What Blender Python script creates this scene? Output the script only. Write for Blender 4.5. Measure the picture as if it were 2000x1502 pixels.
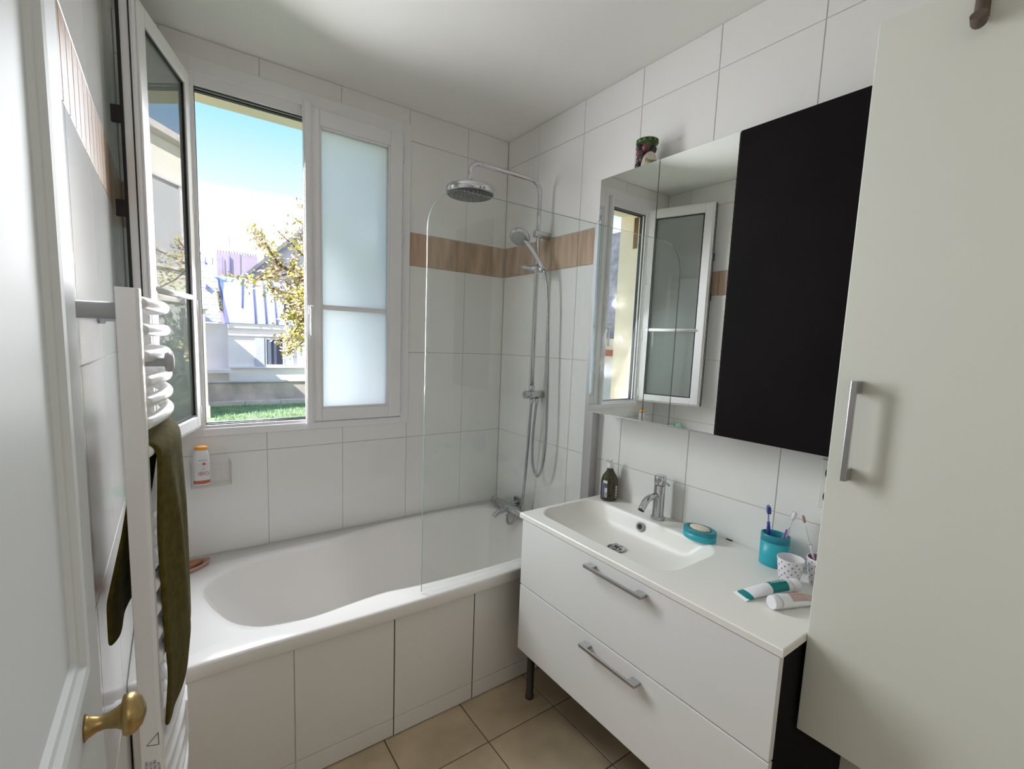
import bpy, bmesh, math, random
from mathutils import Vector, Matrix
random.seed(7)
S = bpy.context.scene
COL = S.collection
PI = math.pi
for o in list(bpy.data.objects): bpy.data.objects.remove(o)

# ------------------------------------------------------------ camera, world, sun, exposure
def setup():
    f, px, py = 919.308, -9.049, 23.768
    yaw, pitch, roll = math.radians(35.513), math.radians(-6.597), math.radians(2.154)
    fw = Vector((math.sin(yaw)*math.cos(pitch), math.cos(yaw)*math.cos(pitch), math.sin(pitch)))
    rt = Vector((math.cos(yaw), -math.sin(yaw), 0)); up = rt.cross(fw)
    rt, up = math.cos(roll)*rt+math.sin(roll)*up, -math.sin(roll)*rt+math.cos(roll)*up
    cam = bpy.data.cameras.new('camera'); co = bpy.data.objects.new('camera', cam); COL.objects.link(co)
    m = Matrix((rt, up, -fw)).transposed().to_4x4(); m.translation = Vector((-1.596, -2.314, 1.499))
    co.matrix_world = m
    cam.sensor_width = 36; cam.lens = f/2000*36; cam.shift_x = -px/2000; cam.shift_y = py/2000
    cam.clip_start = 0.02
    S.camera = co
setup()
S.view_settings.view_transform = 'Standard'
S.view_settings.look = 'None'
S.view_settings.gamma = 1
S.view_settings.use_curve_mapping = False
S.view_settings.exposure = 0.0
S.cycles.use_denoising = True
S.cycles.max_bounces = 14; S.cycles.diffuse_bounces = 8; S.cycles.glossy_bounces = 8
S.cycles.transmission_bounces = 10; S.cycles.transparent_max_bounces = 16
S.cycles.sample_clamp_indirect = 6.0
S.cycles.caustics_reflective = False; S.cycles.caustics_refractive = False

w = bpy.data.worlds.new('sky'); S.world = w; w.use_nodes = True
nt = w.node_tree; nt.nodes.clear()
tc = nt.nodes.new('ShaderNodeTexCoord'); sx = nt.nodes.new('ShaderNodeSeparateXYZ')
rp = nt.nodes.new('ShaderNodeValToRGB'); bg = nt.nodes.new('ShaderNodeBackground'); wo = nt.nodes.new('ShaderNodeOutputWorld')
nt.links.new(tc.outputs['Generated'], sx.inputs[0]); nt.links.new(sx.outputs['Z'], rp.inputs[0])
nt.links.new(rp.outputs[0], bg.inputs['Color']); nt.links.new(bg.outputs[0], wo.inputs['Surface'])
e = rp.color_ramp.elements
e[0].position = 0.0; e[0].color = (1.0, 0.97, 0.97, 1)
e[1].position = 1.0; e[1].color = (0.06, 0.14, 0.29, 1)
for p, c in ((0.12, (0.76, 0.77, 0.80, 1)), (0.25, (0.17, 0.21, 0.285, 1)), (0.36, (0.088, 0.178, 0.28, 1)), (0.46, (0.050, 0.136, 0.27, 1)), (0.6, (0.055, 0.14, 0.28, 1))):
    k = e.new(p); k.color = c
bg.inputs['Strength'].default_value = 5.0

sun = bpy.data.lights.new('sun', 'SUN'); sun.energy = 10.0; sun.angle = 0.0093; sun.color = (1, 0.95, 0.88)
so = bpy.data.objects.new('sun', sun); COL.objects.link(so)
so.rotation_euler = Vector((1.05, 0.42, -1.0)).to_track_quat('-Z', 'Y').to_euler()

# added area light boosting the daylight through the open half of the window
al = bpy.data.lights.new('window_daylight_boost', 'AREA'); al.shape = 'RECTANGLE'; al.size = 0.37; al.size_y = 1.32; al.energy = 25; al.color = (0.94, 0.965, 1.0)
al.spread = math.radians(140)
al.cycles.use_multiple_importance_sampling = False
ao = bpy.data.objects.new('window_daylight_boost', al); COL.objects.link(ao); ao.location = (-1.305, 0.05, 1.775)
ao.rotation_euler = Vector((0.33, -1, -0.36)).to_track_quat('-Z', 'Y').to_euler()

# added frontal fill lamp in the unseen hall (its fixture is built below)
hl = bpy.data.lights.new('hall_fill_light', 'POINT'); hl.energy = 11; hl.shadow_soft_size = 0.12; hl.color = (1, 0.98, 0.95)
ho = bpy.data.objects.new('hall_fill_light', hl); COL.objects.link(ho); ho.location = (-1.2, -3.5, 2.30)

# ------------------------------------------------------------ materials
MATS = {}
def mat(name, col, rough=0.5, metal=0.0, var=0.0, vscale=8.0, bump=0.0, bscale=60.0, trans=0.0, ior=1.45, stretch=None, spec=0.5, coat=0.0, sheen=0.0, col2=None):
    if name in MATS: return MATS[name]
    m = bpy.data.materials.new(name); m.use_nodes = True; n = m.node_tree; b = n.nodes['Principled BSDF']
    b.inputs['Base Color'].default_value = (*col, 1); b.inputs['Roughness'].default_value = rough
    b.inputs['Metallic'].default_value = metal; b.inputs['IOR'].default_value = ior
    b.inputs['Transmission Weight'].default_value = trans; b.inputs['Specular IOR Level'].default_value = spec
    b.inputs['Coat Weight'].default_value = coat; b.inputs['Sheen Weight'].default_value = sheen
    t = n.nodes.new('ShaderNodeTexCoord'); mp = n.nodes.new('ShaderNodeMapping'); n.links.new(t.outputs['Object'], mp.inputs[0])
    if stretch: mp.inputs['Scale'].default_value = stretch
    oi = n.nodes.new('ShaderNodeObjectInfo')
    ad = n.nodes.new('ShaderNodeVectorMath'); ad.operation = 'ADD'
    cb = n.nodes.new('ShaderNodeCombineXYZ')
    mu = n.nodes.new('ShaderNodeMath'); mu.operation = 'MULTIPLY'; mu.inputs[1].default_value = 37.0
    n.links.new(oi.outputs['Random'], mu.inputs[0])
    for i in range(3): n.links.new(mu.outputs[0], cb.inputs[i])
    n.links.new(mp.outputs[0], ad.inputs[0]); n.links.new(cb.outputs[0], ad.inputs[1])
    if var > 0:
        ns = n.nodes.new('ShaderNodeTexNoise'); ns.inputs['Scale'].default_value = vscale; ns.inputs['Detail'].default_value = 5
        n.links.new(ad.outputs[0], ns.inputs['Vector'])
        r = n.nodes.new('ShaderNodeValToRGB'); c2 = col2 or tuple(max(0, c*(1-var)) for c in col)
        c1 = tuple(min(1, c*(1+var*.6)) for c in col)
        r.color_ramp.elements[0].position = .3; r.color_ramp.elements[1].position = .7
        r.color_ramp.elements[0].color = (*c2, 1); r.color_ramp.elements[1].color = (*c1, 1)
        n.links.new(ns.outputs['Fac'], r.inputs[0]); n.links.new(r.outputs[0], b.inputs['Base Color'])
    if bump > 0:
        nb = n.nodes.new('ShaderNodeTexNoise'); nb.inputs['Scale'].default_value = bscale; nb.inputs['Detail'].default_value = 4
        n.links.new(ad.outputs[0], nb.inputs['Vector'])
        bu = n.nodes.new('ShaderNodeBump'); bu.inputs['Strength'].default_value = bump; bu.inputs['Distance'].default_value = 0.002
        n.links.new(nb.outputs['Fac'], bu.inputs['Height']); n.links.new(bu.outputs[0], b.inputs['Normal'])
    MATS[name] = m
    return m
def thin_glass(name, tint, frost=False, ior=1.45):
    if name in MATS: return MATS[name]
    m = bpy.data.materials.new(name); m.use_nodes = True; n = m.node_tree; n.nodes.clear()
    out = n.nodes.new('ShaderNodeOutputMaterial'); mx = n.nodes.new('ShaderNodeMixShader')
    ge = n.nodes.new('ShaderNodeNewGeometry'); dt = n.nodes.new('ShaderNodeVectorMath'); dt.operation = 'DOT_PRODUCT'
    n.links.new(ge.outputs['Normal'], dt.inputs[0]); n.links.new(ge.outputs['Incoming'], dt.inputs[1])
    def M(op, *v):
        q = n.nodes.new('ShaderNodeMath'); q.operation = op
        for i, x in enumerate(v):
            if isinstance(x, (int, float)): q.inputs[i].default_value = x
            else: n.links.new(x, q.inputs[i])
        return q.outputs[0]
    r0 = ((ior-1)/(ior+1))**2
    fres = M('MULTIPLY_ADD', M('POWER', M('SUBTRACT', 1.0, M('ABSOLUTE', dt.outputs['Value'])), 5.0), 1-r0, r0)
    gl = n.nodes.new('ShaderNodeBsdfGlossy'); gl.inputs['Roughness'].default_value = 0.01
    if frost:
        tl = n.nodes.new('ShaderNodeBsdfTranslucent'); tl.inputs[0].default_value = (*tint, 1)
        rf = n.nodes.new('ShaderNodeBsdfRefraction'); rf.inputs['Color'].default_value = (*tint, 1); rf.inputs['Roughness'].default_value = .6; rf.inputs['IOR'].default_value = 1.05
        tr = n.nodes.new('ShaderNodeMixShader'); tr.inputs[0].default_value = 0.30
        n.links.new(tl.outputs[0], tr.inputs[1]); n.links.new(rf.outputs[0], tr.inputs[2])
        df = n.nodes.new('ShaderNodeBsdfDiffuse'); df.inputs[0].default_value = (*tint, 1); t2 = n.nodes.new('ShaderNodeMixShader'); t2.inputs[0].default_value = 0.12
        n.links.new(tr.outputs[0], t2.inputs[1]); n.links.new(df.outputs[0], t2.inputs[2]); tr = t2
    else:
        tr = n.nodes.new('ShaderNodeBsdfTransparent'); tr.inputs[0].default_value = (*tint, 1)
    n.links.new(fres, mx.inputs[0]); n.links.new(tr.outputs[0], mx.inputs[1]); n.links.new(gl.outputs[0], mx.inputs[2])
    n.links.new(mx.outputs[0], out.inputs[0]); MATS[name] = m
    return m
WT = mat('white_tile', (0.80, 0.79, 0.775), 0.13, var=0.02, vscale=3, spec=0.5)
GR = mat('grout', (0.52, 0.50, 0.47), 0.9, var=.15, vscale=20)
BT = mat('brown_tile', (0.52, 0.375, 0.275), 0.3, var=0.28, vscale=10, stretch=(2.5, 2.5, 0.35), spec=.2)
FT = mat('beige_floor_tile', (0.56, 0.45, 0.31), 0.42, var=0.22, vscale=6, bump=.1, bscale=30)
FG = mat('dark_floor_grout', (0.13, 0.09, 0.055), 0.9)
PAINT = mat('ceiling_paint', (0.84, 0.83, 0.80), 0.85, var=.02, vscale=2)
PVC = mat('white_pvc', (0.80, 0.79, 0.80), 0.28, var=.01, vscale=3)
PVCD = mat('shaded_frame_grey', (0.30, 0.29, 0.29), 0.5, var=.1)
RUB = mat('black_rubber', (0.02, 0.018, 0.02), 0.6, var=.2)
FROSTD = thin_glass('frosted_double_glazing', (0.925, 0.985, 0.965), True, ior=2.7)
FROST = thin_glass('frosted_glass', (0.95, 0.975, 1.0), True)
GLASS = thin_glass('clear_glass', (0.965, 0.985, 0.975))
GEDGE = mat('glass_edge', (0.25, 0.38, 0.34), 0.15)
CHROME = mat('chrome', (0.60, 0.60, 0.63), 0.06, 1.0, var=.03)
CHROMED = mat('nozzle_grey', (0.10, 0.10, 0.095), 0.4, .3, var=.3, vscale=90)
STEEL = mat('brushed_steel', (0.55, 0.54, 0.56), 0.28, 1.0, var=.06)
HOSE = mat('metal_hose', (0.42, 0.41, 0.44), 0.25, 1.0, var=.1)
MIRROR = mat('mirror_silver', (0.90, 0.92, 0.91), 0.004, 1.0)
ACRYL = mat('white_acrylic', (0.83, 0.81, 0.79), 0.14, var=.01, vscale=2)
RESIN = mat('white_mineral_resin', (0.83, 0.81, 0.77), 0.32, var=.015, vscale=4)
LAQ = mat('white_lacquer_front', (0.78, 0.78, 0.775), 0.38, var=.012, vscale=3)
LAQ2 = mat('tall_cabinet_white', (0.69, 0.70, 0.64), 0.42, var=.012, vscale=3)
BLACK = mat('black_brown_laminate', (0.006, 0.004, 0.005), 0.6, var=.3, vscale=5, spec=.10)
ALU = mat('grey_aluminium', (0.50, 0.49, 0.50), 0.4, 0.3, var=.05)
DOORP = mat('white_door_paint', (0.74, 0.77, 0.78), 0.5, var=.015, vscale=3, spec=.15)
BRASS = mat('aged_brass', (0.44, 0.31, 0.13), 0.38, 1.0, var=.35, vscale=40)
RADW = mat('radiator_white_enamel', (0.86, 0.85, 0.86), 0.22, var=.01)
TOWEL = mat('olive_terry', (0.100, 0.080, 0.014), 0.95, var=.3, vscale=60, bump=1.0, bscale=420, sheen=.04, spec=.1)
PEG = mat('grey_plastic', (0.45, 0.47, 0.49), 0.4)
TURQ = mat('turquoise_plastic', (0.03, 0.40, 0.49), 0.35, var=.05)
TURQD = mat('turquoise_rim', (0.02, 0.25, 0.33), 0.3, var=.05)
OLIVE = mat('olive_bottle_glass', (0.030, 0.028, 0.004), 0.06, var=.2, vscale=10, coat=.5)
PUMPW = mat('white_plastic', (0.78, 0.78, 0.80), 0.35, var=.01)
INK = mat('black_print', (0.015, 0.015, 0.018), 0.6)
WINK = mat('white_print', (0.72, 0.72, 0.70), 0.6)
GREYINK = mat('grey_print', (0.10, 0.10, 0.16), 0.6)
SOAPC = mat('cream_soap', (0.72, 0.64, 0.50), 0.4, var=.06)
CUPW = mat('white_melamine', (0.76, 0.73, 0.77), 0.28, var=.01)
CUPP = mat('mauve_melamine', (0.33, 0.16, 0.25), 0.3)
BLUE = mat('blue_plastic', (0.015, 0.04, 0.28), 0.3)
PURP = mat('purple_plastic', (0.23, 0.10, 0.42), 0.35)
TEAL = mat('teal_print', (0.0, 0.22, 0.22), 0.35, var=.05)
PINK = mat('pink_print', (0.50, 0.36, 0.36), 0.4, var=.12, vscale=30)
ORANGE = mat('orange_cap', (0.90, 0.36, 0.05), 0.3)
REDPR = mat('red_orange_print', (0.55, 0.14, 0.06), 0.5, var=.2, vscale=60)
MINT = mat('mint_plastic', (0.36, 0.68, 0.46), 0.25)
PINKDISH = mat('pink_ceramic', (0.50, 0.30, 0.26), 0.25, var=.06)
BROWNSOAP = mat('brown_soap', (0.36, 0.17, 0.085), 0.45, var=.15, vscale=25)
CLEARP = thin_glass('clear_plastic', (0.995, 0.995, 0.995), ior=1.2)
JARG = thin_glass('jar_glass', (0.93, 0.95, 0.92))
FRUIT = mat('dark_plum', (0.045, 0.022, 0.05), 0.3, var=.4, vscale=14)
FRUIT2 = mat('red_plum', (0.16, 0.035, 0.05), 0.3, var=.3, vscale=14)
PAPER = mat('cream_label', (0.62, 0.58, 0.45), 0.6, var=.08, vscale=25)
GREENLID = mat('green_lid', (0.06, 0.17, 0.015), 0.35, var=.2)
TAUPE = mat('taupe_felt', (0.125, 0.09, 0.075), 0.8, var=.2, vscale=40)
SOCK = mat('socket_ivory', (0.74, 0.73, 0.68), 0.4)
YEL = mat('yellow_render', (0.95, 0.82, 0.66), 0.9, var=.05, vscale=3)
HALLW = mat('hall_paint', (0.62, 0.58, 0.52), 0.85, var=.02)
# outdoors
OW = mat('white_render', (0.92, 0.86, 0.88), 0.9, var=.06, vscale=1.5)
OPINK = mat('pinkish_render', (0.80, 0.70, 0.66), 0.9, var=.12, vscale=2)
CONC = mat('garden_wall_concrete', (0.60, 0.52, 0.51), 0.95, var=.28, vscale=2.2, bump=.3, bscale=20)
COPE = mat('pale_stone', (0.72, 0.66, 0.64), 0.9, var=.12, vscale=4)
ZINC = mat('zinc_sheet', (0.66, 0.68, 0.76), 0.55, var=.06, vscale=3)
ZSEAM = mat('zinc_seam', (0.17, 0.17, 0.36), 0.6)
SLATE = mat('pale_slate', (0.60, 0.59, 0.68), 0.7, var=.25, vscale=9)
PSLATE = mat('purple_slate', (0.50, 0.39, 0.36), 0.7, var=.35, vscale=6)
CHIM = mat('mauve_render', (0.46, 0.38, 0.45), 0.95, var=.1, vscale=2)
GABLE = mat('grey_render', (0.40, 0.38, 0.44), 0.95, var=.06, vscale=1)
ROOFD = mat('dark_roof', (0.20, 0.20, 0.25), 0.7, var=.3, vscale=4)
SHUT = mat('grey_white_shutter', (0.62, 0.62, 0.70), 0.6, var=.04)
WDARK = mat('dark_window_glass', (0.05, 0.055, 0.09), 0.12)
ALAWN = mat('lawn_soil', (0.28, 0.40, 0.22), 0.95, var=.4, vscale=6)
GRASSM = mat('grass_blades', (0.36, 0.50, 0.30), 0.8, var=.4, vscale=5)
BARK = mat('bark', (0.20, 0.12, 0.10), 0.9, var=.3, vscale=30)
LEAFM = mat('young_leaves', (0.62, 0.60, 0.14), 0.6, var=.4, vscale=3)
BLOSM = mat('blossom', (0.80, 0.60, 0.48), 0.7, var=.35, vscale=4)
FOLI = mat('far_foliage', (0.40, 0.38, 0.13), 0.8, var=.4, vscale=3)
IVYM = mat('ivy_leaves', (0.14, 0.20, 0.06), 0.7, var=.4, vscale=4)
REDB = mat('red_brick', (0.48, 0.16, 0.10), 0.85, var=.2, vscale=12)
REED = mat('brown_reed', (0.30, 0.19, 0.09), 0.85, var=.3, vscale=30)

# ------------------------------------------------------------ helpers
def new(): return bmesh.new()
def bx(bm, lo, hi, mi=0):
    x0, y0, z0 = [min(a, b) for a, b in zip(lo, hi)]; x1, y1, z1 = [max(a, b) for a, b in zip(lo, hi)]
    v = [bm.verts.new(c) for c in ((x0,y0,z0),(x1,y0,z0),(x1,y1,z0),(x0,y1,z0),(x0,y0,z1),(x1,y0,z1),(x1,y1,z1),(x0,y1,z1))]
    for f in ((3,2,1,0),(4,5,6,7),(0,1,5,4),(1,2,6,5),(2,3,7,6),(3,0,4,7)):
        bm.faces.new([v[i] for i in f]).material_index = mi
    return bm
def box(lo, hi): return bx(new(), lo, hi)
def loft(bm, rings, cap0=True, cap1=True, closed=True, mi=0, smooth=True):
    vs = [[bm.verts.new(p) for p in r] for r in rings]; n = len(vs[0])
    for a, b in zip(vs, vs[1:]):
        for i in range(n if closed else n-1):
            j = (i+1) % n
            f = bm.faces.new((a[i], a[j], b[j], b[i])); f.material_index = mi; f.smooth = smooth
    if cap0: bm.faces.new(list(reversed(vs[0]))).material_index = mi
    if cap1: bm.faces.new(vs[-1]).material_index = mi
    return bm
def spline(pts, n=8):
    P = [Vector(p) for p in pts]; out = []
    for i in range(len(P)-1):
        a = P[i-1] if i else 2*P[0]-P[1]; b, c = P[i], P[i+1]; d = P[i+2] if i+2 < len(P) else 2*P[-1]-P[-2]
        for k in range(n):
            t = k/n
            out.append(.5*((2*b)+(c-a)*t+(2*a-5*b+4*c-d)*t*t+(3*b-a-3*c+d)*t**3))
    out.append(P[-1]); return out
def tube(bm, pts, r, seg=12, cap=True, mi=0):
    P = [Vector(p) for p in pts]; n = len(P)
    T = [(P[min(i+1, n-1)]-P[max(i-1, 0)]).normalized() for i in range(n)]
    ref = Vector((0,0,1)) if abs(T[0].z) < .9 else Vector((1,0,0))
    N = (ref-T[0]*ref.dot(T[0])).normalized(); rings = []
    for i in range(n):
        N = (N-T[i]*N.dot(T[i])).normalized(); B = T[i].cross(N)
        rr = r[i] if isinstance(r, (list, tuple)) else r
        rings.append([P[i]+rr*(math.cos(2*PI*k/seg)*N+math.sin(2*PI*k/seg)*B) for k in range(seg)])
    return loft(bm, rings, cap, cap, mi=mi)
def lathe(bm, prof, c=(0,0,0), axis=(0,0,1), seg=32, sx=1, sy=1, cap0=True, cap1=True, mi=0):
    A = Vector(axis).normalized(); ref = Vector((1,0,0)) if abs(A.x) < .9 else Vector((0,1,0))
    U = (ref-A*ref.dot(A)).normalized(); V = A.cross(U); c = Vector(c)
    rings = [[c+A*h+max(r, 1e-5)*(sx*math.cos(2*PI*k/seg)*U+sy*math.sin(2*PI*k/seg)*V) for k in range(seg)] for r, h in prof]
    return loft(bm, rings, cap0, cap1, mi=mi)
def prism(bm, poly, ax, a0, a1, mi=0):
    def P(u, v, a): return ((a,u,v), (u,a,v), (u,v,a))[ax]
    lo = [bm.verts.new(P(u,v,a0)) for u,v in poly]; hi = [bm.verts.new(P(u,v,a1)) for u,v in poly]; n = len(poly)
    for i in range(n):
        j = (i+1)%n; bm.faces.new((lo[i], lo[j], hi[j], hi[i])).material_index = mi
    bm.faces.new(list(reversed(lo))).material_index = mi; bm.faces.new(hi).material_index = mi
    return bm
def wpos(o):
    p = Vector((0,0,0))
    while o is not None: p = p+o.location; o = o.parent
    return p
def obj(name, bm, m, parent=None, bevel=0.0, local=False, org=None, seg=2, angle=35, kind=None, label=None):
    bmesh.ops.recalc_face_normals(bm, faces=bm.faces[:])
    off = Vector((0,0,0))
    if parent is not None and not local: off = wpos(parent)
    if org is not None: off2 = Vector(org)
    else: off2 = off
    if off2.length: bmesh.ops.translate(bm, vec=-off2, verts=bm.verts[:])
    me = bpy.data.meshes.new(name); bm.to_mesh(me); bm.free()
    for mm in (m if isinstance(m, (list, tuple)) else [m]): me.materials.append(mm)
    o = bpy.data.objects.new(name, me); COL.objects.link(o)
    if parent is not None: o.parent = parent
    if org is not None: o.location = off2-off
    if bevel:
        b = o.modifiers.new('bevel', 'BEVEL'); b.width = bevel; b.segments = seg; b.limit_method = 'ANGLE'; b.angle_limit = math.radians(angle)
    if kind: o['kind'] = kind
    if label: o['label'] = label
    return o
def thing(name, label, cat, loc=(0,0,0), rot=(0,0,0), group=None):
    o = bpy.data.objects.new(name, None); COL.objects.link(o); o.location = loc; o.rotation_euler = rot
    o.empty_display_size = .05
    o['label'] = label; o['category'] = cat
    if group: o['group'] = group
    return o
def tag(o, label, cat, group=None):
    o['label'] = label; o['category'] = cat
    if group: o['group'] = group
    return o
def struct(o): o['kind'] = 'structure'; return o
def node(name, kind=None, loc=(0,0,0)):
    o = bpy.data.objects.new(name, None); COL.objects.link(o); o.location = loc
    if kind: o['kind'] = kind
    return o
def dup(root, loc=None, rotz=None, label=None, name=None):
    r = root.copy(); COL.objects.link(r)
    if loc is not None: r.location = loc
    if rotz is not None: r.rotation_euler.z = rotz
    if label: r['label'] = label
    for ch in list(root.children):
        c = ch.copy(); COL.objects.link(c); c.parent = r
        for g in list(ch.children):
            d = g.copy(); COL.objects.link(d); d.parent = c
    return r
def text(name, s, size, m, parent, M, ext=0.0001):
    """flat printed lettering standing at matrix M (x along the line, y up, z out of the surface), local to parent"""
    c = bpy.data.curves.new(name, 'FONT'); c.body = s; c.size = size; c.align_x = 'CENTER'; c.align_y = 'CENTER'; c.extrude = ext
    c.materials.append(m); t0 = bpy.data.objects.new(name, c); COL.objects.link(t0); bpy.context.view_layer.update()
    me = bpy.data.meshes.new_from_object(t0.evaluated_get(bpy.context.evaluated_depsgraph_get())); bpy.data.objects.remove(t0)
    if not me.materials: me.materials.append(m)
    o = bpy.data.objects.new(name, me); COL.objects.link(o); o.parent = parent; o.matrix_local = M
    return o
def frame_m(pos, x, y):
    x = Vector(x).normalized(); y = Vector(y).normalized(); z = x.cross(y)
    m = Matrix((x, y, z)).transposed().to_4x4(); m.translation = Vector(pos); return m

TILES = {}
def tile(parent, ax, a, u0, u1, v0, v1, m, d, thick=0.003, g=0.0022, name='tile', label=None):
    """one bevelled tile on plane axis ax at a (front face), facing direction d; u,v the other two axes"""
    su, sv = u1-u0-g, v1-v0-g
    if su < 0.004 or sv < 0.004: return
    key = (ax, d, round(su, 4), round(sv, 4), m.name, thick)
    me = TILES.get(key)
    if me is None:
        bm = new(); h = thick
        lo = [-su/2, -sv/2]; hi = [su/2, sv/2]; e = 0.0012
        def P(u, v, q): return ((q,u,v), (u,q,v), (u,v,q))[ax]
        r0 = [P(lo[0],lo[1],-d*h), P(hi[0],lo[1],-d*h), P(hi[0],hi[1],-d*h), P(lo[0],hi[1],-d*h)]
        r1 = [P(lo[0],lo[1],-d*e), P(hi[0],lo[1],-d*e), P(hi[0],hi[1],-d*e), P(lo[0],hi[1],-d*e)]
        r2 = [P(lo[0]+e,lo[1]+e,0), P(hi[0]-e,lo[1]+e,0), P(hi[0]-e,hi[1]-e,0), P(lo[0]+e,hi[1]-e,0)]
        loft(bm, [r0, r1, r2], smooth=False)
        bmesh.ops.recalc_face_normals(bm, faces=bm.faces[:])
        me = bpy.data.meshes.new(name); bm.to_mesh(me); bm.free(); me.materials.append(m); TILES[key] = me
    o = bpy.data.objects.new(name, me); COL.objects.link(o); o.parent = parent
    cu, cv = (u0+u1)/2, (v0+v1)/2
    o.location = Vector(((a,cu,cv), (cu,a,cv), (cu,cv,a))[ax])-wpos(parent)
    if label: o['label'] = label
    return o

# ------------------------------------------------------------ room shell
XL, YF, ZC = -1.73, -2.40, 2.622           # left wall, front wall, ceiling
ROWS = [0.09, 0.534, 0.978, 1.427, 1.871, 2.034, 2.474, ZC]
G = 0.003                                   # grout bed lies this far behind the tile faces
def slab_with_holes(x0, x1, z0, z1, holes, y0, y1):
    bm = new(); xs = sorted({x0, x1, *[h[0] for h in holes], *[h[1] for h in holes]}); zs = sorted({z0, z1, *[h[2] for h in holes], *[h[3] for h in holes]})
    for i in range(len(xs)-1):
        for j in range(len(zs)-1):
            cx, cz = (xs[i]+xs[i+1])/2, (zs[j]+zs[j+1])/2
            if any(h[0] < cx < h[1] and h[2] < cz < h[3] for h in holes): continue
            bx(bm, (xs[i], y0, zs[j]), (xs[i+1], y1, zs[j+1]))
    bmesh.ops.remove_doubles(bm, verts=bm.verts[:], dist=1e-5)
    return bm
HOLE = (-1.515, -0.655, 1.060, 2.495)
wall_back = struct(obj('wall_back', slab_with_holes(XL-.25, .25, -.1, ZC+.1, [HOLE], G, .225), GR))
wall_right = struct(obj('wall_right', box((G, -3.9, -.1), (.2, G, ZC+.1)), GR))
wall_left = struct(obj('wall_left', box((XL-.2, YF-.12, -.1), (XL-G, G, ZC+.1)), GR))
DW = (-1.715, -0.90, -0.1, 2.06)
wall_front = struct(obj('wall_front', slab_with_holes(XL, 0, -.1, ZC, [DW], YF-.12, YF), HALLW))
ceiling = struct(obj('ceiling', box((XL-.2, YF-.12, ZC), (.2, .2, ZC+.1)), PAINT))
floor = struct(obj('floor', box((XL-.2, YF-.12, -.1), (.2, .2, -.003)), FG))
# tiles, wall by wall
def wall_tiles(parent, ax, a, d, us, lo, hi, holes=(), split_border=1):
    us = sorted(us)
    us = [lo]+[u for u in us if lo+.004 < u < hi-.004]+[hi]
    for i in range(len(us)-1):
        for j in range(len(ROWS)-1):
            v0, v1 = ROWS[j], ROWS[j+1]; u0, u1 = us[i], us[i+1]
            brown = abs(v0-1.871) < 1e-6
            for h in holes:
                if h[0] <= (u0+u1)/2 <= h[1]:
                    if v0 >= h[2]-1e-6 and v1 <= h[3]+1e-6: v0 = v1
                    elif v0 < h[2] < v1: v1 = h[2]
                    elif v0 < h[3] < v1: v0 = h[3]
            if v1-v0 < .01: continue
            if brown and split_border > 1:
                n_ = max(1, round((u1-u0)/(1/3/split_border)))
                for q in range(n_): tile(parent, ax, a, u0+(u1-u0)*q/n_, u0+(u1-u0)*(q+1)/n_, v0, v1, BT, d, name='border_tile', label='brown wood-look border tile', g=.004)
                continue
            tile(parent, ax, a, u0, u1, v0, v1, BT if brown else WT, d, g=.0042 if brown else .0022, name='border_tile' if brown else 'tile', label='brown wood-look border tile' if brown else None)
BX = [-.263-n/3 for n in range(5)]
wall_tiles(wall_back, 1, 0.0, -1, BX, XL, 0.0, [(-1.597, -.594, 1.059, 2.544)])
RY = [-.279-n/3 for n in range(7)]
wall_tiles(wall_right, 0, 0.0, -1, RY, YF, 0.0)
LY = [-.188-n/3 for n in range(7)]
wall_tiles(wall_left, 0, XL, 1, LY, YF, 0.0, split_border=5)
obj('border_grout', box((XL-G, YF, 1.873), (XL-.0012, -.001, 2.032)), FG, wall_left)
# floor tiles
fxs = [-.676+n*.325 for n in range(-4, 4)]; fys = [-.987-.325*n for n in range(-3, 6)]
fxs = [XL]+[u for u in sorted(fxs) if XL < u < 0]+[0]; fys = [YF]+[u for u in sorted(fys) if YF < u < -.02]+[0]
for i in range(len(fxs)-1):
    for j in range(len(fys)-1):
        if fys[j] > -.7: continue
        tile(floor, 2, 0.0, fxs[i], fxs[i+1], fys[j], fys[j+1], FT, 1, thick=.003, g=.004)
# hall behind the doorway
hall = struct(obj('wall_hall', bx(bx(bx(new(), (-2.1, -4.6, -.1), (-1.95, YF-.12, 2.6)), (-.2, -4.6, -.1), (0, YF-.12, 2.6)), (-2.1, -4.75, -.1), (0, -4.6, 2.6)), HALLW))
struct(obj('floor_hall', box((-2.1, -4.75, -.1), (0, YF-.12, 0)), FT)); struct(obj('ceiling_hall', box((-2.1, -4.75, 2.5), (0, YF-.12, 2.6)), PAINT))
struct(obj('wall_hall_return', box((-2.1, YF-.16, -.1), (XL, YF-.12, 2.6)), HALLW))
lampm = mat('fill_lamp_glass', (.9, .88, .82), .4)  # fixture for the added hall fill light, out of view
fill_lamp = thing('hall_fill_lamp', 'added round flush fill lamp on the unseen hall ceiling', 'lamp', (-1.2, -3.5, 2.5))
obj('fill_lamp_base', lathe(new(), [(.06, 0), (.06, -.03)], (-1.2, -3.5, 2.5)), STEEL, fill_lamp)
obj('fill_lamp_shade', lathe(new(), [(.15, -.03), (.16, -.035), (.15, -.055), (.02, -.06)], (-1.2, -3.5, 2.5)), lampm, fill_lamp)

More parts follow.
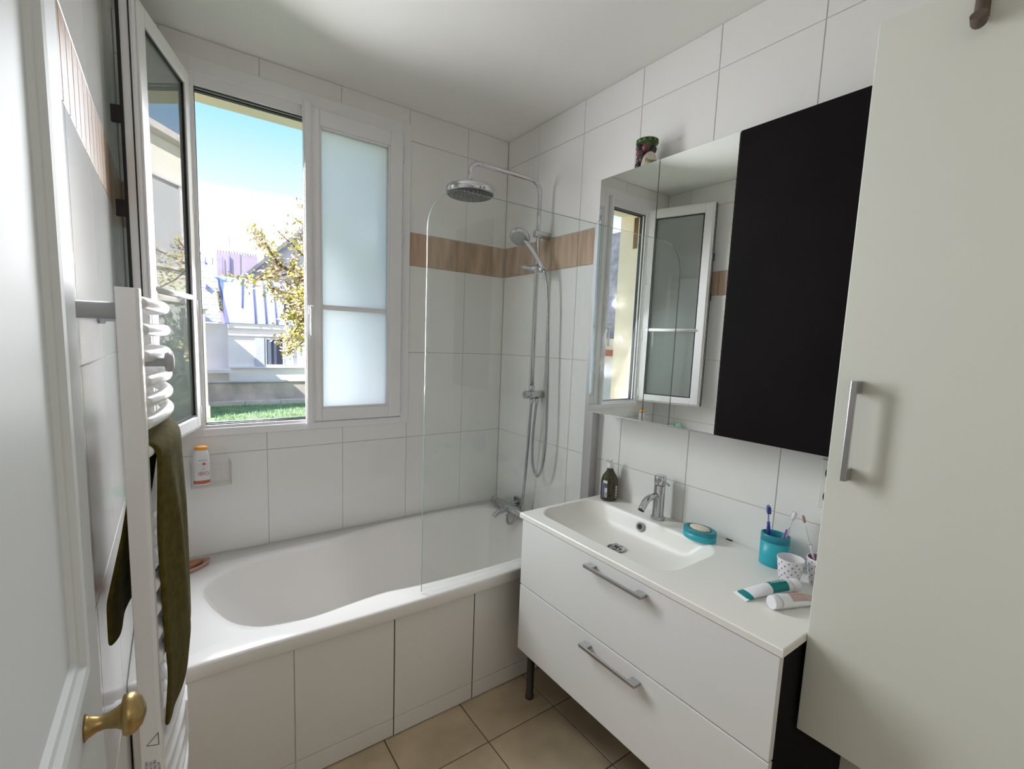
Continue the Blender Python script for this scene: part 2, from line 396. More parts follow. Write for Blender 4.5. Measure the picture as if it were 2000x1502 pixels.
# door leaf folded back against the left wall
door = node('door_1', 'structure', (-1.70, -2.36, 0))
DX = -1.70
obj('leaf', bx(new(), (XL+.002, -2.36, .01), (DX, -1.455, 2.04)), DOORP, door, bevel=.002)
def moulding(y0, y1, z0, z1):
    # picture-frame moulding around a field: a stepped profile swept round the rectangle
    prof = [(0.0, 0.0), (.004, .005), (.012, .006), (.018, .011), (.030, .012), (.038, .007), (.046, .006), (.052, 0.0)]
    bm = new(); rings = []
    for cy, cz, sy, sz in ((y0, z0, 1, 1), (y1, z0, -1, 1), (y1, z1, -1, -1), (y0, z1, 1, -1)):
        rings.append([(DX+h, cy-sy*w, cz-sz*w) for w, h in prof])
    rings.append(rings[0]); loft(bm, rings, False, False, closed=False, smooth=False); return bm
obj('moulding', moulding(-2.24, -1.652, 1.13, 1.93), DOORP, door)
obj('moulding', moulding(-2.24, -1.652, .22, .86), DOORP, door)
kb = obj('knob', lathe(new(), [(.016, 0), (.0125, .004), (.009, .012), (.0085, .020), (.012, .030), (.0145, .034), (.0145, .035), (.023, .037), (.0245, .040), (.025, .043), (.023, .049), (.016, .056), (.005, .060)], (DX, -1.60, 1.013), (1, 0, 0), 36), BRASS, door)

# ------------------------------------------------------------ window
win = node('window_1', 'structure', (-1.07, 0, 1.09))
def rectring(bm, x0, x1, z0, z1, wl, wr, wb, wt, y0, y1):
    bx(bm, (x0, y0, z0), (x0+wl, y1, z1)); bx(bm, (x1-wr, y0, z0), (x1, y1, z1))
    bx(bm, (x0+wl, y0, z0), (x1-wr, y1, z0+wb)); bx(bm, (x0+wl, y0, z1-wt), (x1-wr, y1, z1)); return bm
obj('casing', rectring(new(), -1.597, -.594, 1.059, 2.544, .09, .043, .032, .058, -.010, .004), PVC, win, bevel=.0015)
fr = obj('frame', rectring(new(), -1.515, -.655, 1.060, 2.495, .022, .03, .044, .05, .0, .068), PVC, win, bevel=.002)
obj('seal', rectring(new(), -1.494, -.684, 1.1035, 2.446, .004, .004, .005, .005, .010, .020), RUB, fr)
obj('seal', rectring(new(), -1.494, -.684, 1.1035, 2.446, .005, .005, .007, .007, .036, .056), RUB, fr)
obj('reveal', rectring(new(), -1.515, -.655, 1.050, 2.495, .015, .015, .015, .018, .068, .226), YEL, win)
obj('sill', box((-1.53, .246, 1.03), (-.64, .28, 1.062)), COPE, win, bevel=.003)
def sash(closed_left):
    """one sash in its own coordinates: hinge line at the origin, leaf along +x, room side -y"""
    W, z0, z1 = 0.452, 1.098, 2.482
    r = node('sash')
    s = 1
    wl, wr, wb, wt = .058, .066, .058, .068
    if not closed_left: wl, wr = .064, .062
    body = obj('stile', rectring(new(), 0, W, z0, z1, wl, wr, wb, wt, -.052, -.006), PVC, r, bevel=.004, local=True)
    obj('rebate', rectring(new(), .012, W-.012, z0+.012, z1-.012, wl-.016, wr-.016, wb-.016, wt-.016, -.006, 0), PVC, r, bevel=.002, local=True)
    obj('glazing_bead', rectring(new(), wl-.002, W-wr+.002, z0+wb-.002, z1-wt+.002, .011, .011, .011, .011, -.045, -.034), PVC, r, bevel=.003, local=True)
    for y0, y1 in ((-.0345, -.0325), (-.011, -.004)):
        obj('gasket', rectring(new(), wl, W-wr, z0+wb, z1-wt, .005, .005, .005, .005, y0, y1), RUB, r, local=True)
    obj('glass_pane', box((wl-.004, -.032, z0+wb-.004), (W-wr+.004, -.012, z1-wt+.004)), FROSTD if closed_left else FROST, r, local=True)
    zb = 1.628
    obj('glazing_bar', bx(new(), (wl+.004, -.040, zb-.011), (W-wr-.004, -.0325, zb+.011)), PVC, r, bevel=.004, local=True)
    tube_ = tube(new(), [(wl-.02, -.0075, zb), (W-wr+.014, -.0075, zb)], .0105, 14)
    obj('glazing_bar', tube_, PVC, r, local=True)
    return r, body
W = .452
lsash, lbody = sash(True)
lsash.parent = win; lsash.location = Vector((-1.505, -.008, 0))-wpos(win); lsash.rotation_euler.z = math.radians(-108.5)
# free edge hardware of the open leaf
obj('seal', bx(bx(new(), (W-.002, -.050, 1.10), (W+.004, -.042, 2.48)), (W-.002, -.020, 1.10), (W+.003, -.017, 2.48)), RUB, lsash, local=True)
for z in (2.13, 1.86):
    obj('latch_plate', box((W-.006, -.075, z-.025), (W+.004, -.050, z+.025)), RUB, lsash, bevel=.002, local=True)
# closed leaf on the right: built hinge-left, mirrored about by turning its handed data
rsash, rbody = sash(False)
rsash.parent = win; rsash.location = Vector((-1.096, .022, 0))-wpos(win)
obj('astragal', bx(bx(new(), (-.008, -.066, 1.088), (.026, -.052, 2.492)), (-.004, -.071, 1.09), (.019, -.066, 2.49)), PVC, rsash, bevel=.004, local=True)
hd = obj('handle', bx(bx(new(), (.002, -.080, 1.590), (.022, -.071, 1.630)), (.006, -.10, 1.612), (.018, -.080, 1.626)), PVC, rsash, bevel=.003, local=True)
obj('grip', box((.004, -.110, 1.498), (.020, -.098, 1.628)), PVC, hd, bevel=.004, local=True)
for z in (2.39, 1.99, 1.585, 1.155):
    obj('hinge', tube(tube(new(), [(-.640, -.018, z-.036), (-.640, -.018, z+.036)], .0065, 12), [(-.640, -.018, z-.002), (-.640, -.018, z+.002)], .0072, 12), PVC, win)
    obj('hinge', tube(new(), [(-1.512, -.018, z-.036), (-1.512, -.018, z+.036)], .0065, 12), PVC, win)
# reed strip on the outer reveal
rd = thing('reed_strip', 'small brown reed strip fixed high on the yellow window reveal', 'blind', (-1.499, .09, 2.23))
for k in range(4):
    obj('reed', tube(new(), [(-1.4955, .072+.011*k, 2.225), (-1.4955, .073+.011*k, 2.445)], .0052, 8), REED, rd)

# ------------------------------------------------------------ bath
RIM = .539
tub = thing('bathtub', 'white acrylic bathtub with tiled apron under the window', 'bathtub', (-.865, -.39, 0))
inner = [(-1.54,-.33),(-1.532,-.40),(-1.508,-.498),(-1.464,-.606),(-1.392,-.676),(-1.286,-.703),(-1.207,-.706),(-1.074,-.690),(-.960,-.684),(-.846,-.700),(-.6,-.714),(-.381,-.714),(-.17,-.705),(-.080,-.64),(-.052,-.50),(-.048,-.34),(-.062,-.20),(-.13,-.105),(-.25,-.068),(-.504,-.055),(-.74,-.064),(-.89,-.105),(-1.0,-.138),(-1.088,-.148),(-1.257,-.150),(-1.378,-.172),(-1.454,-.206),(-1.515,-.265)]
def closed_spline(P, n):
    m = len(P); out = []
    for i in range(m):
        a, b, c, d = [Vector((*P[(i+k) % m], 0)) for k in (-1, 0, 1, 2)]
        for k in range(n):
            t = k/n; out.append(.5*((2*b)+(c-a)*t+(2*a-5*b+4*c-d)*t*t+(3*b-a-3*c+d)*t**3))
    return out
IN = closed_spline(inner, 4)
cx, cy = -.80, -.39
X0, X1, Y0, Y1 = XL+.002, -.002, -.783, -.002
def outer_pt(p, d=0.0):
    dx, dy = p.x-cx, p.y-cy
    t = min((X1-cx)/dx if dx > 0 else 1e9, (X0-cx)/dx if dx < 0 else 1e9, (Y1-cy)/dy if dy > 0 else 1e9, (Y0-cy)/dy if dy < 0 else 1e9)
    q = Vector((cx+dx*t, cy+dy*t, 0)); q.y = max(q.y-(d if abs(q.y-Y0) < 1e-4 else 0), q.y-d if abs(q.y-Y0) < 1e-4 else q.y)
    return q
OUT = [outer_pt(p) for p in IN]
# pull the nearest samples exactly onto the rectangle's corners
for cxr, cyr in ((X0, Y0), (X1, Y0), (X0, Y1), (X1, Y1)):
    k = min(range(len(OUT)), key=lambda i: (OUT[i]-Vector((cxr, cyr, 0))).length); OUT[k] = Vector((cxr, cyr, 0))
bow = lambda x: .016*max(0, 1-((x+.78)/.62)**2)
def rim_edge(z, push):
    r = []
    for p in OUT:
        f = abs(p.y-Y0) < 1e-3
        r.append(Vector((p.x, p.y-(push+bow(p.x) if f else 0), z)))
    return r
cb = Vector((-.74, -.39, 0))
def inr(s, z, shift=0.0):
    r = []
    for p in IN:
        q = cb+(p-cb)*s; q.x += shift*max(0, (cb.x-p.x))/.8; r.append(Vector((q.x, q.y, z)))
    return r
rings = [rim_edge(.490, -.006), rim_edge(.491, .002), rim_edge(.494, .004), rim_edge(.529, .004), rim_edge(.535, .002), rim_edge(.5382, -.003), rim_edge(RIM, -.011),
         [p.lerp(q, .12)+Vector((0,0,RIM+.0005)) for p, q in zip(IN, OUT)], inr(1.0, RIM-.002), inr(.993, RIM-.008), inr(.985, RIM-.025), inr(.972, .46, .02), inr(.95, .38, .06), inr(.925, .28, .12), inr(.89, .20, .17), inr(.83, .155, .20), inr(.72, .138, .2), inr(.4, .132, .1), inr(.05, .13)]
obj('basin', loft(new(), rings, False, True), ACRYL, tub)
ap = obj('apron', box((XL+.004, -.768, .004), (-.004, -.745, .492)), GR, tub)
ax_ = [XL+.004, -1.309, -.965, -.621, -.277, -.004]
for i in range(5):
    tile(ap, 1, -.771, ax_[i], ax_[i+1], .075, .490, WT, -1, g=.0032); tile(ap, 1, -.771, ax_[i], ax_[i+1], .003, .075, WT, -1, g=.0028)
gp = new()
for x in (-.965, -.621): bx(gp, (x-.0016, -.7705, .004), (x+.0016, -.768, .490))
bx(gp, (-.965, -.7705, .4885), (-.621, -.768, .492))
obj('panel_gap', gp, INK, ap)
# shower screen
scr = thing('shower_screen', 'clear glass bath screen with one rounded upper corner, fixed on the bath rim', 'screen', (-.45, -.765, RIM))
def screen_poly(x0, x1, z0, z1, r):
    return [(x1, z0), (x1, z1)]+[(x0+r-r*math.sin(a), z1-r+r*math.cos(a)) for a in [k*PI/2/12 for k in range(13)]]+[(x0, z0)]
obj('glass_pane', prism(new(), screen_poly(-.857, -.030, .546, 2.035, .15), 1, -.7665, -.7625), GLASS, scr)
def edge_strip(bm, poly, y0, y1, t=.0011):
    pts = [Vector((u, 0, v)) for u, v in poly]
    for a, b in zip(pts, pts[1:]):
        d = (b-a).normalized(); nrm = Vector((-d.z, 0, d.x))*t/2
        q = [a-nrm, b-nrm, b+nrm, a+nrm]
        lo = [bm.verts.new((p.x, y0, p.z)) for p in q]; hi = [bm.verts.new((p.x, y1, p.z)) for p in q]
        for i in range(4): bm.faces.new((lo[i], lo[(i+1)%4], hi[(i+1)%4], hi[i]))
        bm.faces.new(lo); bm.faces.new(hi)
    return bm
obj('glass_edge', edge_strip(new(), screen_poly(-.8575, -.030, .546, 2.0355, .15)[1:], -.7668, -.7622), GEDGE, scr)
obj('seal', box((-.858, -.770, RIM-.001), (-.03, -.759, .553)), CLEARP, scr, bevel=.002)
obj('wall_profile', bx(bx(new(), (-.045, -.815, .545), (-.0005, -.770, 2.045)), (-.040, -.770, .545), (-.0005, -.757, 2.045)), ALU, scr, bevel=.0015)

# ------------------------------------------------------------ shower column, hand shower, bath mixer
ry, rx = -.395, -.072
sc = thing('shower_column', 'chrome shower rail with bent arm and round rain head', 'shower', (0, ry, 1.23))
arm = [(rx, ry, 1.25), (rx, ry, 2.235)]+[(rx-.06*(1-math.cos(a)), ry, 2.235+.06*math.sin(a)) for a in [k*PI/2/8 for k in range(1, 9)]]+[(-.42, ry, 2.297)]+[(-.43-.045*math.sin(a), ry, 2.252+.045*math.cos(a)) for a in [k*PI/2/8 for k in range(0, 9)]]+[(-.475, ry, 2.19)]
obj('rail', tube(new(), arm, .0105, 16), CHROME, sc)
obj('rain_head', lathe(new(), [(.012, .032), (.014, .022), (.02, .016), (.104, .014), (.109, .010), (.109, -.014), (.106, -.018), (.0, -.018)], (-.475, ry, 2.17), seg=48), CHROME, sc)
rh = sc.children[-1]
obj('nozzle_plate', lathe(new(), [(.103, 0), (.100, -.003), (.03, -.004), (.0, -.004)], (-.475, ry, 2.152), seg=48), CHROMED, rh)
nz = new()
for rr, nn in ((.022, 8), (.042, 14), (.062, 20), (.082, 26)):
    for k in range(nn):
        a = 2*PI*k/nn; lathe(nz, [(.0022, 0), (.0012, -.003)], (-.475+rr*math.cos(a), ry+rr*math.sin(a), 2.1485), seg=6)
obj('nozzles', nz, STEEL, rh, kind='stuff')
def cyl_x(x0, x1, y, z, r, ch=.003):
    return lathe(new(), [(r-ch, 0), (r, ch), (r, abs(x1-x0)-ch), (r-ch, abs(x1-x0))], (x0, y, z), (1, 0, 0), 32)
obj('wall_bracket', cyl_x(-.098, -.0005, ry, 2.043, .0185), CHROME, sc)
dv = obj('diverter', cyl_x(-.118, -.0005, ry, 1.232, .021), CHROME, sc)
obj('collar', lathe(new(), [(.014, 0), (.016, .003), (.016, .026), (.013, .03)], (rx, ry, 1.250)), CHROME, dv)
obj('outlet', lathe(lathe(new(), [(.010, 0), (.011, -.02), (.009, -.03)], (-.072, ry-.004, 1.213)), [(.010, 0), (.011, -.02), (.009, -.03)], (-.045, ry-.012, 1.213)), CHROME, dv)
sl = obj('slider', lathe(new(), [(.013, 0), (.017, .003), (.017, .037), (.013, .04)], (rx, ry, 1.855)), CHROME, sc)
obj('slider_arm', tube(new(), [(-.135, -.325, 1.884), (-.10, -.36, 1.882), (rx, ry, 1.877), (-.072, -.43, 1.868), (-.080, -.46, 1.862)], [.006, .012, .02, .018, .014], 12), CHROME, sl)
obj('riser_hose', tube(new(), spline([(-.072, ry-.004, 1.20), (-.068, -.385, 1.08), (-.062, -.370, .93), (-.060, -.350, .72), (-.062, -.333, .62), (-.072, -.318, .56), (-.090, -.302, .51), (-.098, -.272, .492), (-.096, -.252, .508), (-.092, -.247, .54)], 6), .0072, 10), HOSE, sc)
hs = thing('hand_shower', 'chrome hand shower with round spray face, parked on the rail slider', 'hand shower', (-.10, -.45, 1.87))
hh = Vector((-.155, -.352, 2.025)); he = Vector((-.082, -.462, 1.862)); fn = Vector((-.55, -.30, -.72)).normalized()
neck = [he, he.lerp(hh, .45)+Vector((.012, 0, .004)), he.lerp(hh, .75)+Vector((.012, .0, .006)), hh-fn*.016]
obj('handle', tube(new(), spline(neck, 5), [.011]*6+[.0125]*5+[.013]*4+[.016], 14), CHROME, hs)
hb = obj('spray_head', lathe(new(), [(.012, -.028), (.035, -.022), (.05, -.008), (.053, .002), (.051, .008), (.047, .010), (0, .010)], hh, fn, 36), CHROME, hs)
obj('spray_face', lathe(new(), [(.045, .0), (.043, .004), (.0, .005)], hh+fn*.009, fn, 32), mat('pale_grey_plastic', (.42, .43, .40), .4), hb)
nz = new(); U = fn.orthogonal().normalized(); Vv = fn.cross(U)
for rr, nn in ((.008, 5), (.018, 10), (.028, 15), (.037, 20)):
    for k in range(nn):
        a = 2*PI*k/nn+rr*90; lathe(nz, [(.0030, 0), (.0022, .002)], hh+fn*.0135+U*rr*math.cos(a)+Vv*rr*math.sin(a), fn, 6)
obj('nozzles', nz, CHROMED, hb, kind='stuff')
obj('hose', tube(new(), spline([he, (-.072, -.474, 1.80), (-.066, -.488, 1.68), (-.060, -.500, 1.43), (-.060, -.512, 1.15), (-.06, -.512, 1.0), (-.06, -.498, .88), (-.06, -.462, .808), (-.06, -.42, .85), (-.058, -.405, .95), (-.055, -.405, 1.06), (-.045, -.407, 1.19)], 8), .0068, 10), HOSE, hs)
hw = hs.children[-1]
mx = thing('bath_mixer', 'chrome thermostatic bath mixer with curved spout above the bath rim', 'tap', (0, -.22, .57))
my, mz, mxx = -.235, .578, -.082
obj('body', tube(new(), [(mxx, -.385, mz), (mxx, -.380, mz), (mxx, -.14, mz), (mxx, -.132, mz)], [.018, .022, .022, .019], 20), CHROME, mx)
obj('temperature_knob', lathe(new(), [(.020, 0), (.021, .004), (.021, .036), (.017, .040)], (mxx, -.130, mz), (0, 1, 0), 20), STEEL, mx)
obj('flow_knob', lathe(new(), [(.020, 0), (.021, .004), (.021, .036), (.017, .040)], (mxx, -.387, mz), (0, -1, 0), 20), STEEL, mx)
obj('spout', tube(new(), spline([(mxx, -.245, mz-.002), (-.115, -.245, mz-.008), (-.150, -.245, mz-.018), (-.180, -.245, mz-.036)], 5), [.018]*6+[.017]*5+[.015]*5, 16), CHROME, mx)
obj('wall_plate', prism(new(), [(-.225+.032*c*abs(c)**-.5 if abs(c) > 1e-6 else -.225, .588+.032*(s*abs(s)**-.5 if abs(s) > 1e-6 else 0)) for c, s in [(math.cos(2*PI*k/28), math.sin(2*PI*k/28)) for k in range(28)]], 0, -.012, -.0005), CHROME, mx, bevel=.003)
obj('inlet', tube(new(), [(-.010, -.225, .588), (-.05, -.225, .583), (mxx, -.225, mz)], .016, 14), CHROME, mx)
obj('hose_outlet', lathe(new(), [(.010, 0), (.011, -.012), (.009, -.026)], (-.092, -.247, mz-.018)), CHROME, mx)

# ------------------------------------------------------------ vanity
ZV, XV, VY0, VY1 = .828, -.488, -.889, -1.877
van = thing('vanity_cabinet', 'white two-drawer vanity with black sides beside the bath', 'cabinet', (-.24, -1.383, .26))
carc = new()
bx(carc, (-.468, VY0-.002, .262), (-.002, VY0-.009, .806)); bx(carc, (-.468, VY1+.004, .262), (-.002, VY1+.022, .806))
bx(carc, (-.468, VY1+.022, .262), (-.002, VY0-.009, .28)); bx(carc, (-.02, VY1+.022, .28), (-.002, VY0-.009, .806))
obj('carcass', carc, BLACK, van, bevel=.001)
for z0, z1, hz in ((.539, .805, .778), (.260, .534, .498)):
    d = obj('drawer', bx(new(), (-.487, VY1+.004, z0), (-.468, VY0-.008, z1)), LAQ, van, bevel=.0015)
    hb_ = new(); bx(hb_, (-.519, -1.503, hz-.006), (-.511, -1.267, hz+.005))
    bx(hb_, (-.514, -1.299, hz-.006), (-.4875, -1.267, hz+.004)); bx(hb_, (-.514, -1.503, hz-.006), (-.4875, -1.471, hz+.004))
    obj('handle', hb_, STEEL, d, bevel=.0015)
for x, y in ((-.408, -.893), (-.395, -1.80), (-.06, -.93), (-.06, -1.80)):
    obj('leg', lathe(new(), [(.018, 0), (.018, .012), (.0155, .014), (.0155, .262)], (x, y, 0), seg=20), mat('dark_leg', (.05, .04, .033), .4), van)
# washbasin: one slab whose bowl is sunk into it
wb = thing('washbasin', 'white moulded washbasin top with a sunken rounded bowl', 'washbasin', (-.245, -1.38, ZV))
BCX, BCY, BHX, BHY, BR = -.2615, -1.2045, .1635, .3055, .085
def rrect(hx, hy, r, n=14):
    pts = []
    for sx_, sy_, a0 in ((1, 1, 0), (-1, 1, PI/2), (-1, -1, PI), (1, -1, 3*PI/2)):
        for k in range(n+1):
            a = a0+k*PI/2/n; pts.append((sx_*(hx-r)+r*math.cos(a), sy_*(hy-r)+r*math.sin(a)))
    return pts
BASE = rrect(BHX, BHY, BR)
sl0 = (-.489, VY1-.001, -.0005, VY0+.010)
def slab_pt(p):
    dx, dy = p[0], p[1]; 
    t = min(((sl0[2]-BCX)/dx if dx > 1e-9 else 1e9), ((sl0[0]-BCX)/dx if dx < -1e-9 else 1e9), ((sl0[3]-BCY)/dy if dy > 1e-9 else 1e9), ((sl0[1]-BCY)/dy if dy < -1e-9 else 1e9))
    return [BCX+dx*t, BCY+dy*t]
SO = [slab_pt(p) for p in BASE]
for X_, Y_ in ((sl0[0], sl0[1]), (sl0[0], sl0[3]), (sl0[2], sl0[1]), (sl0[2], sl0[3])):
    k = min(range(len(SO)), key=lambda i: (SO[i][0]-X_)**2+(SO[i][1]-Y_)**2); SO[k] = [X_, Y_]
def shrink(e): return [(min(max(x, sl0[0]+e), sl0[2]-e), min(max(y, sl0[1]+e), sl0[3]-e)) for x, y in SO]
def bowl(hx, hy, r, z, ox=0, oy=0): return [(BCX+ox+x, BCY+oy+y, z) for x, y in rrect(hx, hy, r)]
rings = [[(x, y, ZV-.020) for x, y in SO], [(x, y, ZV-.003) for x, y in SO], [(x, y, ZV) for x, y in shrink(.0025)],
         bowl(BHX+.004, BHY+.004, BR+.004, ZV), bowl(BHX+.0005, BHY+.0005, BR, ZV-.001), bowl(BHX-.003, BHY-.003, BR-.001, ZV-.005), bowl(BHX-.007, BHY-.010, BR-.003, ZV-.014),
         bowl(BHX-.013, BHY-.022, BR-.004, ZV-.026), bowl(BHX-.022, BHY-.045, BR-.008, ZV-.050), bowl(BHX-.034, BHY-.075, BR-.012, ZV-.072, .0, .0),
         bowl(BHX-.052, BHY-.115, .07, ZV-.084), bowl(BHX-.085, BHY-.17, .06, ZV-.089, 0, .0), bowl(.045, .06, .04, ZV-.091, .01, .02), bowl(.032, .032, .0315, ZV-.0925, .012, .03)]
tm = loft(new(), rings[:4], False, False, smooth=False); loft(tm, rings[3:], False, True)
obj('top', tm, RESIN, wb)
dr = obj('drain', lathe(new(), [(.033, 0), (.036, .001), (.036, .0025), (.030, .0035), (.020, .001), (.0, .0005)], (BCX+.012, BCY+.03, ZV-.0893), seg=36), CHROME, wb)
sp = new(); lathe(sp, [(.004, 0), (.004, .012), (.0075, .013), (.008, .017), (.0, .018)], (BCX+.012, BCY+.03, ZV-.0888), seg=16)
for k in range(5):
    a = 2*PI*k/5+.3; c = Vector((BCX+.012+.017*math.cos(a), BCY+.03+.017*math.sin(a), ZV-.0882)); lathe(sp, [(.0068, 0), (.0075, .003), (.006, .0045), (.0, .005)], c, seg=14)
obj('strainer', sp, CHROME, dr)
ho_ = new()
for k in range(5):
    a = 2*PI*(k+.5)/5+.3; lathe(ho_, [(.0055, 0), (.005, .0008)], (BCX+.012+.018*math.cos(a), BCY+.03+.018*math.sin(a), ZV-.0878), seg=12)
obj('drain_hole', ho_, INK, dr, kind='stuff')
on_ = Vector((-.96, 0, .28)).normalized()
ov = obj('overflow', lathe(new(), [(.0170, -.003), (.0175, .003), (.0155, .0055), (.0105, .004), (.0100, .001)], (-.1185, -1.176, ZV-.030), on_, 30, cap1=False), CHROME, wb)
obj('overflow_hole', lathe(new(), [(.0102, .0), (.0102, .0015)], (-.1185, -1.176, ZV-.030), on_, 24), INK, ov)
obj('silicone_gap', box((-.0045, -1.484, ZV), (-.0006, -1.462, ZV+.0035)), INK, wb)

tap = thing('basin_tap', 'chrome single-lever basin tap with a downturned spout', 'tap', (-.054, -1.206, ZV))
obj('body', lathe(new(), [(.026, 0), (.027, .002), (.027, .010), (.025, .012), (.0215, .0125), (.0215, .138)], (-.054, -1.206, ZV), seg=36), CHROME, tap)
obj('head', lathe(new(), [(.0205, 0), (.0225, .002), (.0225, .034), (.0205, .036), (0, .036)], (-.054, -1.206, ZV+.140), seg=36), CHROME, tap)
obj('lever', tube(tube(new(), [(-.054, -1.214, ZV+.160), (-.057, -1.246, ZV+.149)], [.0038, .0038], 12), [(-.057, -1.245, ZV+.1493), (-.0575, -1.250, ZV+.1475)], [.0046, .0046], 12), CHROME, tap)
obj('spout', tube(new(), spline([(-.060, -1.206, ZV+.094), (-.095, -1.206, ZV+.098), (-.130, -1.206, ZV+.088), (-.158, -1.206, ZV+.055)], 6), .0128, 18), CHROME, tap)
obj('aerator', tube(new(), [(-.157, -1.206, ZV+.056), (-.1605, -1.206, ZV+.0505)], .0118, 18), INK, tap)

# ------------------------------------------------------------ wall cabinets
MD, MT, MB = -.132, 2.176, 1.218
mc = thing('mirror_cabinet', 'two-door mirror cabinet above the washbasin', 'cabinet', (0, -1.163, MB))
obj('carcass', box((MD+.020, -1.455, MB+.004), (-.001, -.871, MT-.002)), LAQ, mc, bevel=.001)
obj('door_gap', box((MD+.006, -1.1593, MB+.002), (MD+.020, -1.1562, MT-.002)), BLACK, mc)
for y0, y1 in ((-1.156, -.869), (-1.455, -1.1595)):
    d = obj('door', box((MD+.0035, y0, MB), (MD+.0195, y1, MT)), LAQ, mc)
    obj('mirror', box((MD, y0, MB+.002), (MD+.0035, y1, MT)), MIRROR, d, bevel=.0004)
    obj('trim', box((MD-.001, y0, MB-.003), (MD+.019, y1, MB)), STEEL, d)
bc = thing('wall_cabinet', 'black-brown wall cabinet between the mirror doors and the tall white cabinet', 'cabinet', (0, -1.668, MB))
obj('carcass', box((MD+.018, -1.875, MB+.002), (-.001, -1.459, MT)), BLACK, bc, bevel=.001)
obj('door', box((MD-.002, -1.876, MB), (MD+.017, -1.459, MT)), BLACK, bc, bevel=.0008)
tcab = thing('tall_cabinet', 'tall hanging cabinet with a plain off-white door', 'cabinet', (-.185, -2.13, .575))
obj('carcass', box((-.350, -2.38, .582), (-.001, -1.885, 2.183)), LAQ2, tcab, bevel=.001)
td = obj('door', box((-.370, -2.382, .578), (-.351, -1.879, 2.186)), LAQ2, tcab, bevel=.002)
hb_ = new(); bx(hb_, (-.402, -1.928, 1.222), (-.394, -1.916, 1.444))
bx(hb_, (-.398, -1.928, 1.222), (-.3705, -1.916, 1.250)); bx(hb_, (-.398, -1.928, 1.416), (-.3705, -1.916, 1.444))
obj('handle', hb_, STEEL, td, bevel=.0015)
hk = thing('over_door_hook', 'taupe over-door hook hanging on the tall cabinet door', 'hook', (-.372, -2.035, 2.187))
obj('strap', bx(bx(new(), (-.376, -2.050, 2.115), (-.3705, -2.030, 2.190)), (-.376, -2.050, 2.1865), (-.340, -2.030, 2.190)), TAUPE, hk, bevel=.001)
obj('hook', tube(new(), spline([(-.378, -2.040, 2.16), (-.382, -2.040, 2.12), (-.390, -2.041, 2.104), (-.404, -2.042, 2.110)], 5), [.010]*5+[.011]*5+[.012]*6, 14), TAUPE, hk)
skt = thing('wall_socket', 'ivory double wall socket half hidden by the tall cabinet', 'socket', (0, -1.775, 1.11))
obj('plate', box((-.008, -1.815, 1.035), (-.0005, -1.735, 1.185)), SOCK, skt, bevel=.003)
for z in (1.145, 1.073):
    obj('outlet', lathe(new(), [(.026, 0), (.026, .005), (.021, .005), (.020, -.004), (0, -.004)], (-.007, -1.775, z), (-1, 0, 0), 28), INK, skt)

# ------------------------------------------------------------ small things on the vanity
def soap_bottle():
    c = Vector((-.050, -.944, ZV)); t = thing('soap_bottle', 'olive green glass soap bottle with a white pump', 'bottle', c)
    R_ = .0370
    obj('bottle', lathe(new(), [(R_-.006, 0), (R_-.001, .003), (R_, .008), (R_, .082), (R_-.002, .096), (R_-.009, .112), (R_-.017, .124), (.0145, .134), (.0135, .146)], c, seg=40), OLIVE, t)
    obj('collar', lathe(new(), [(.0145, .143), (.015, .146), (.0145, .163), (.012, .166), (.006, .168), (.006, .176)], c, seg=28), PUMPW, t)
    obj('pump', bx(bx(new(), c+Vector((-.008, -.008, .174)), c+Vector((.008, .008, .181))), c+Vector((-.030, .002, .174)), c+Vector((-.004, .012, .180))), PUMPW, t, bevel=.0025)
    def patch(a0, a1, z0, z1, m, n=6):
        bm = new(); r = R_+.0004
        rr = [[c+Vector((r*math.cos(a), r*math.sin(a), z)) for z in (z0, z1)] for a in [a0+(a1-a0)*k/n for k in range(n+1)]]
        loft(bm, rr, False, False, closed=False); return bm
    A = math.radians
    v = -125   # bearing of the camera as seen from the bottle
    obj('label', patch(A(v-70), A(v-24), .022, .079, INK), GREYINK, t)
    obj('label_panel', patch(A(v-58), A(v-26), .080, .092, 0), WINK, t)
    obj('label_panel', patch(A(v-44), A(v-26), .018, .060, 0), WINK, t)
    for k in range(4): obj('barcode', patch(A(v-42+4*k), A(v-40+4*k), .020, .040, 0, 2), INK, t)
    for z0, z1 in ((.016, .022), (.025, .034), (.037, .044), (.047, .058), (.061, .070)):
        for a0, a1 in ((v+34, v+40), (v+43, v+50)):
            obj('lettering', patch(A(a0), A(a1), z0, z1, 0, 2), WINK, t)
soap_bottle()
def oval(c, rx_, ry_, prof, m, name, par, rot=0.0, seg=40):
    bm = new(); rings = []
    for s, o, h in prof:
        rr = []
        for k in range(seg):
            a = 2*PI*k/seg; x, y = (rx_*s-o)*math.cos(a), (ry_*s-o)*math.sin(a)
            rr.append(Vector((c[0]+x*math.cos(rot)-y*math.sin(rot), c[1]+x*math.sin(rot)+y*math.cos(rot), c[2]+h)))
        rings.append(rr)
    return obj(name, loft(bm, rings), m, par)
c = Vector((-.079, -1.404, ZV)); dish = thing('soap_dish', 'oval turquoise soap dish on the washbasin top', 'dish', c)
oval(c, .043, .060, [(1, .002, 0), (1, 0, .002), (1, 0, .022)], TURQ, 'base', dish)
oval(c, .043, .060, [(1, 0, .022), (1, 0, .034), (1, .002, .036), (1, .013, .036), (1, .016, .030), (1, .03, .029)], TURQD, 'rim', dish)
soap = oval(c+Vector((0, 0, .0292)), .024, .038, [(.70, 0, 0), (.95, 0, .003), (1, 0, .007), (.93, 0, .011), (.6, 0, .0145), (.1, 0, .0155)], SOAPC, 'soap_bar', None)
tag(soap, 'worn cream soap bar lying in the turquoise dish', 'soap')
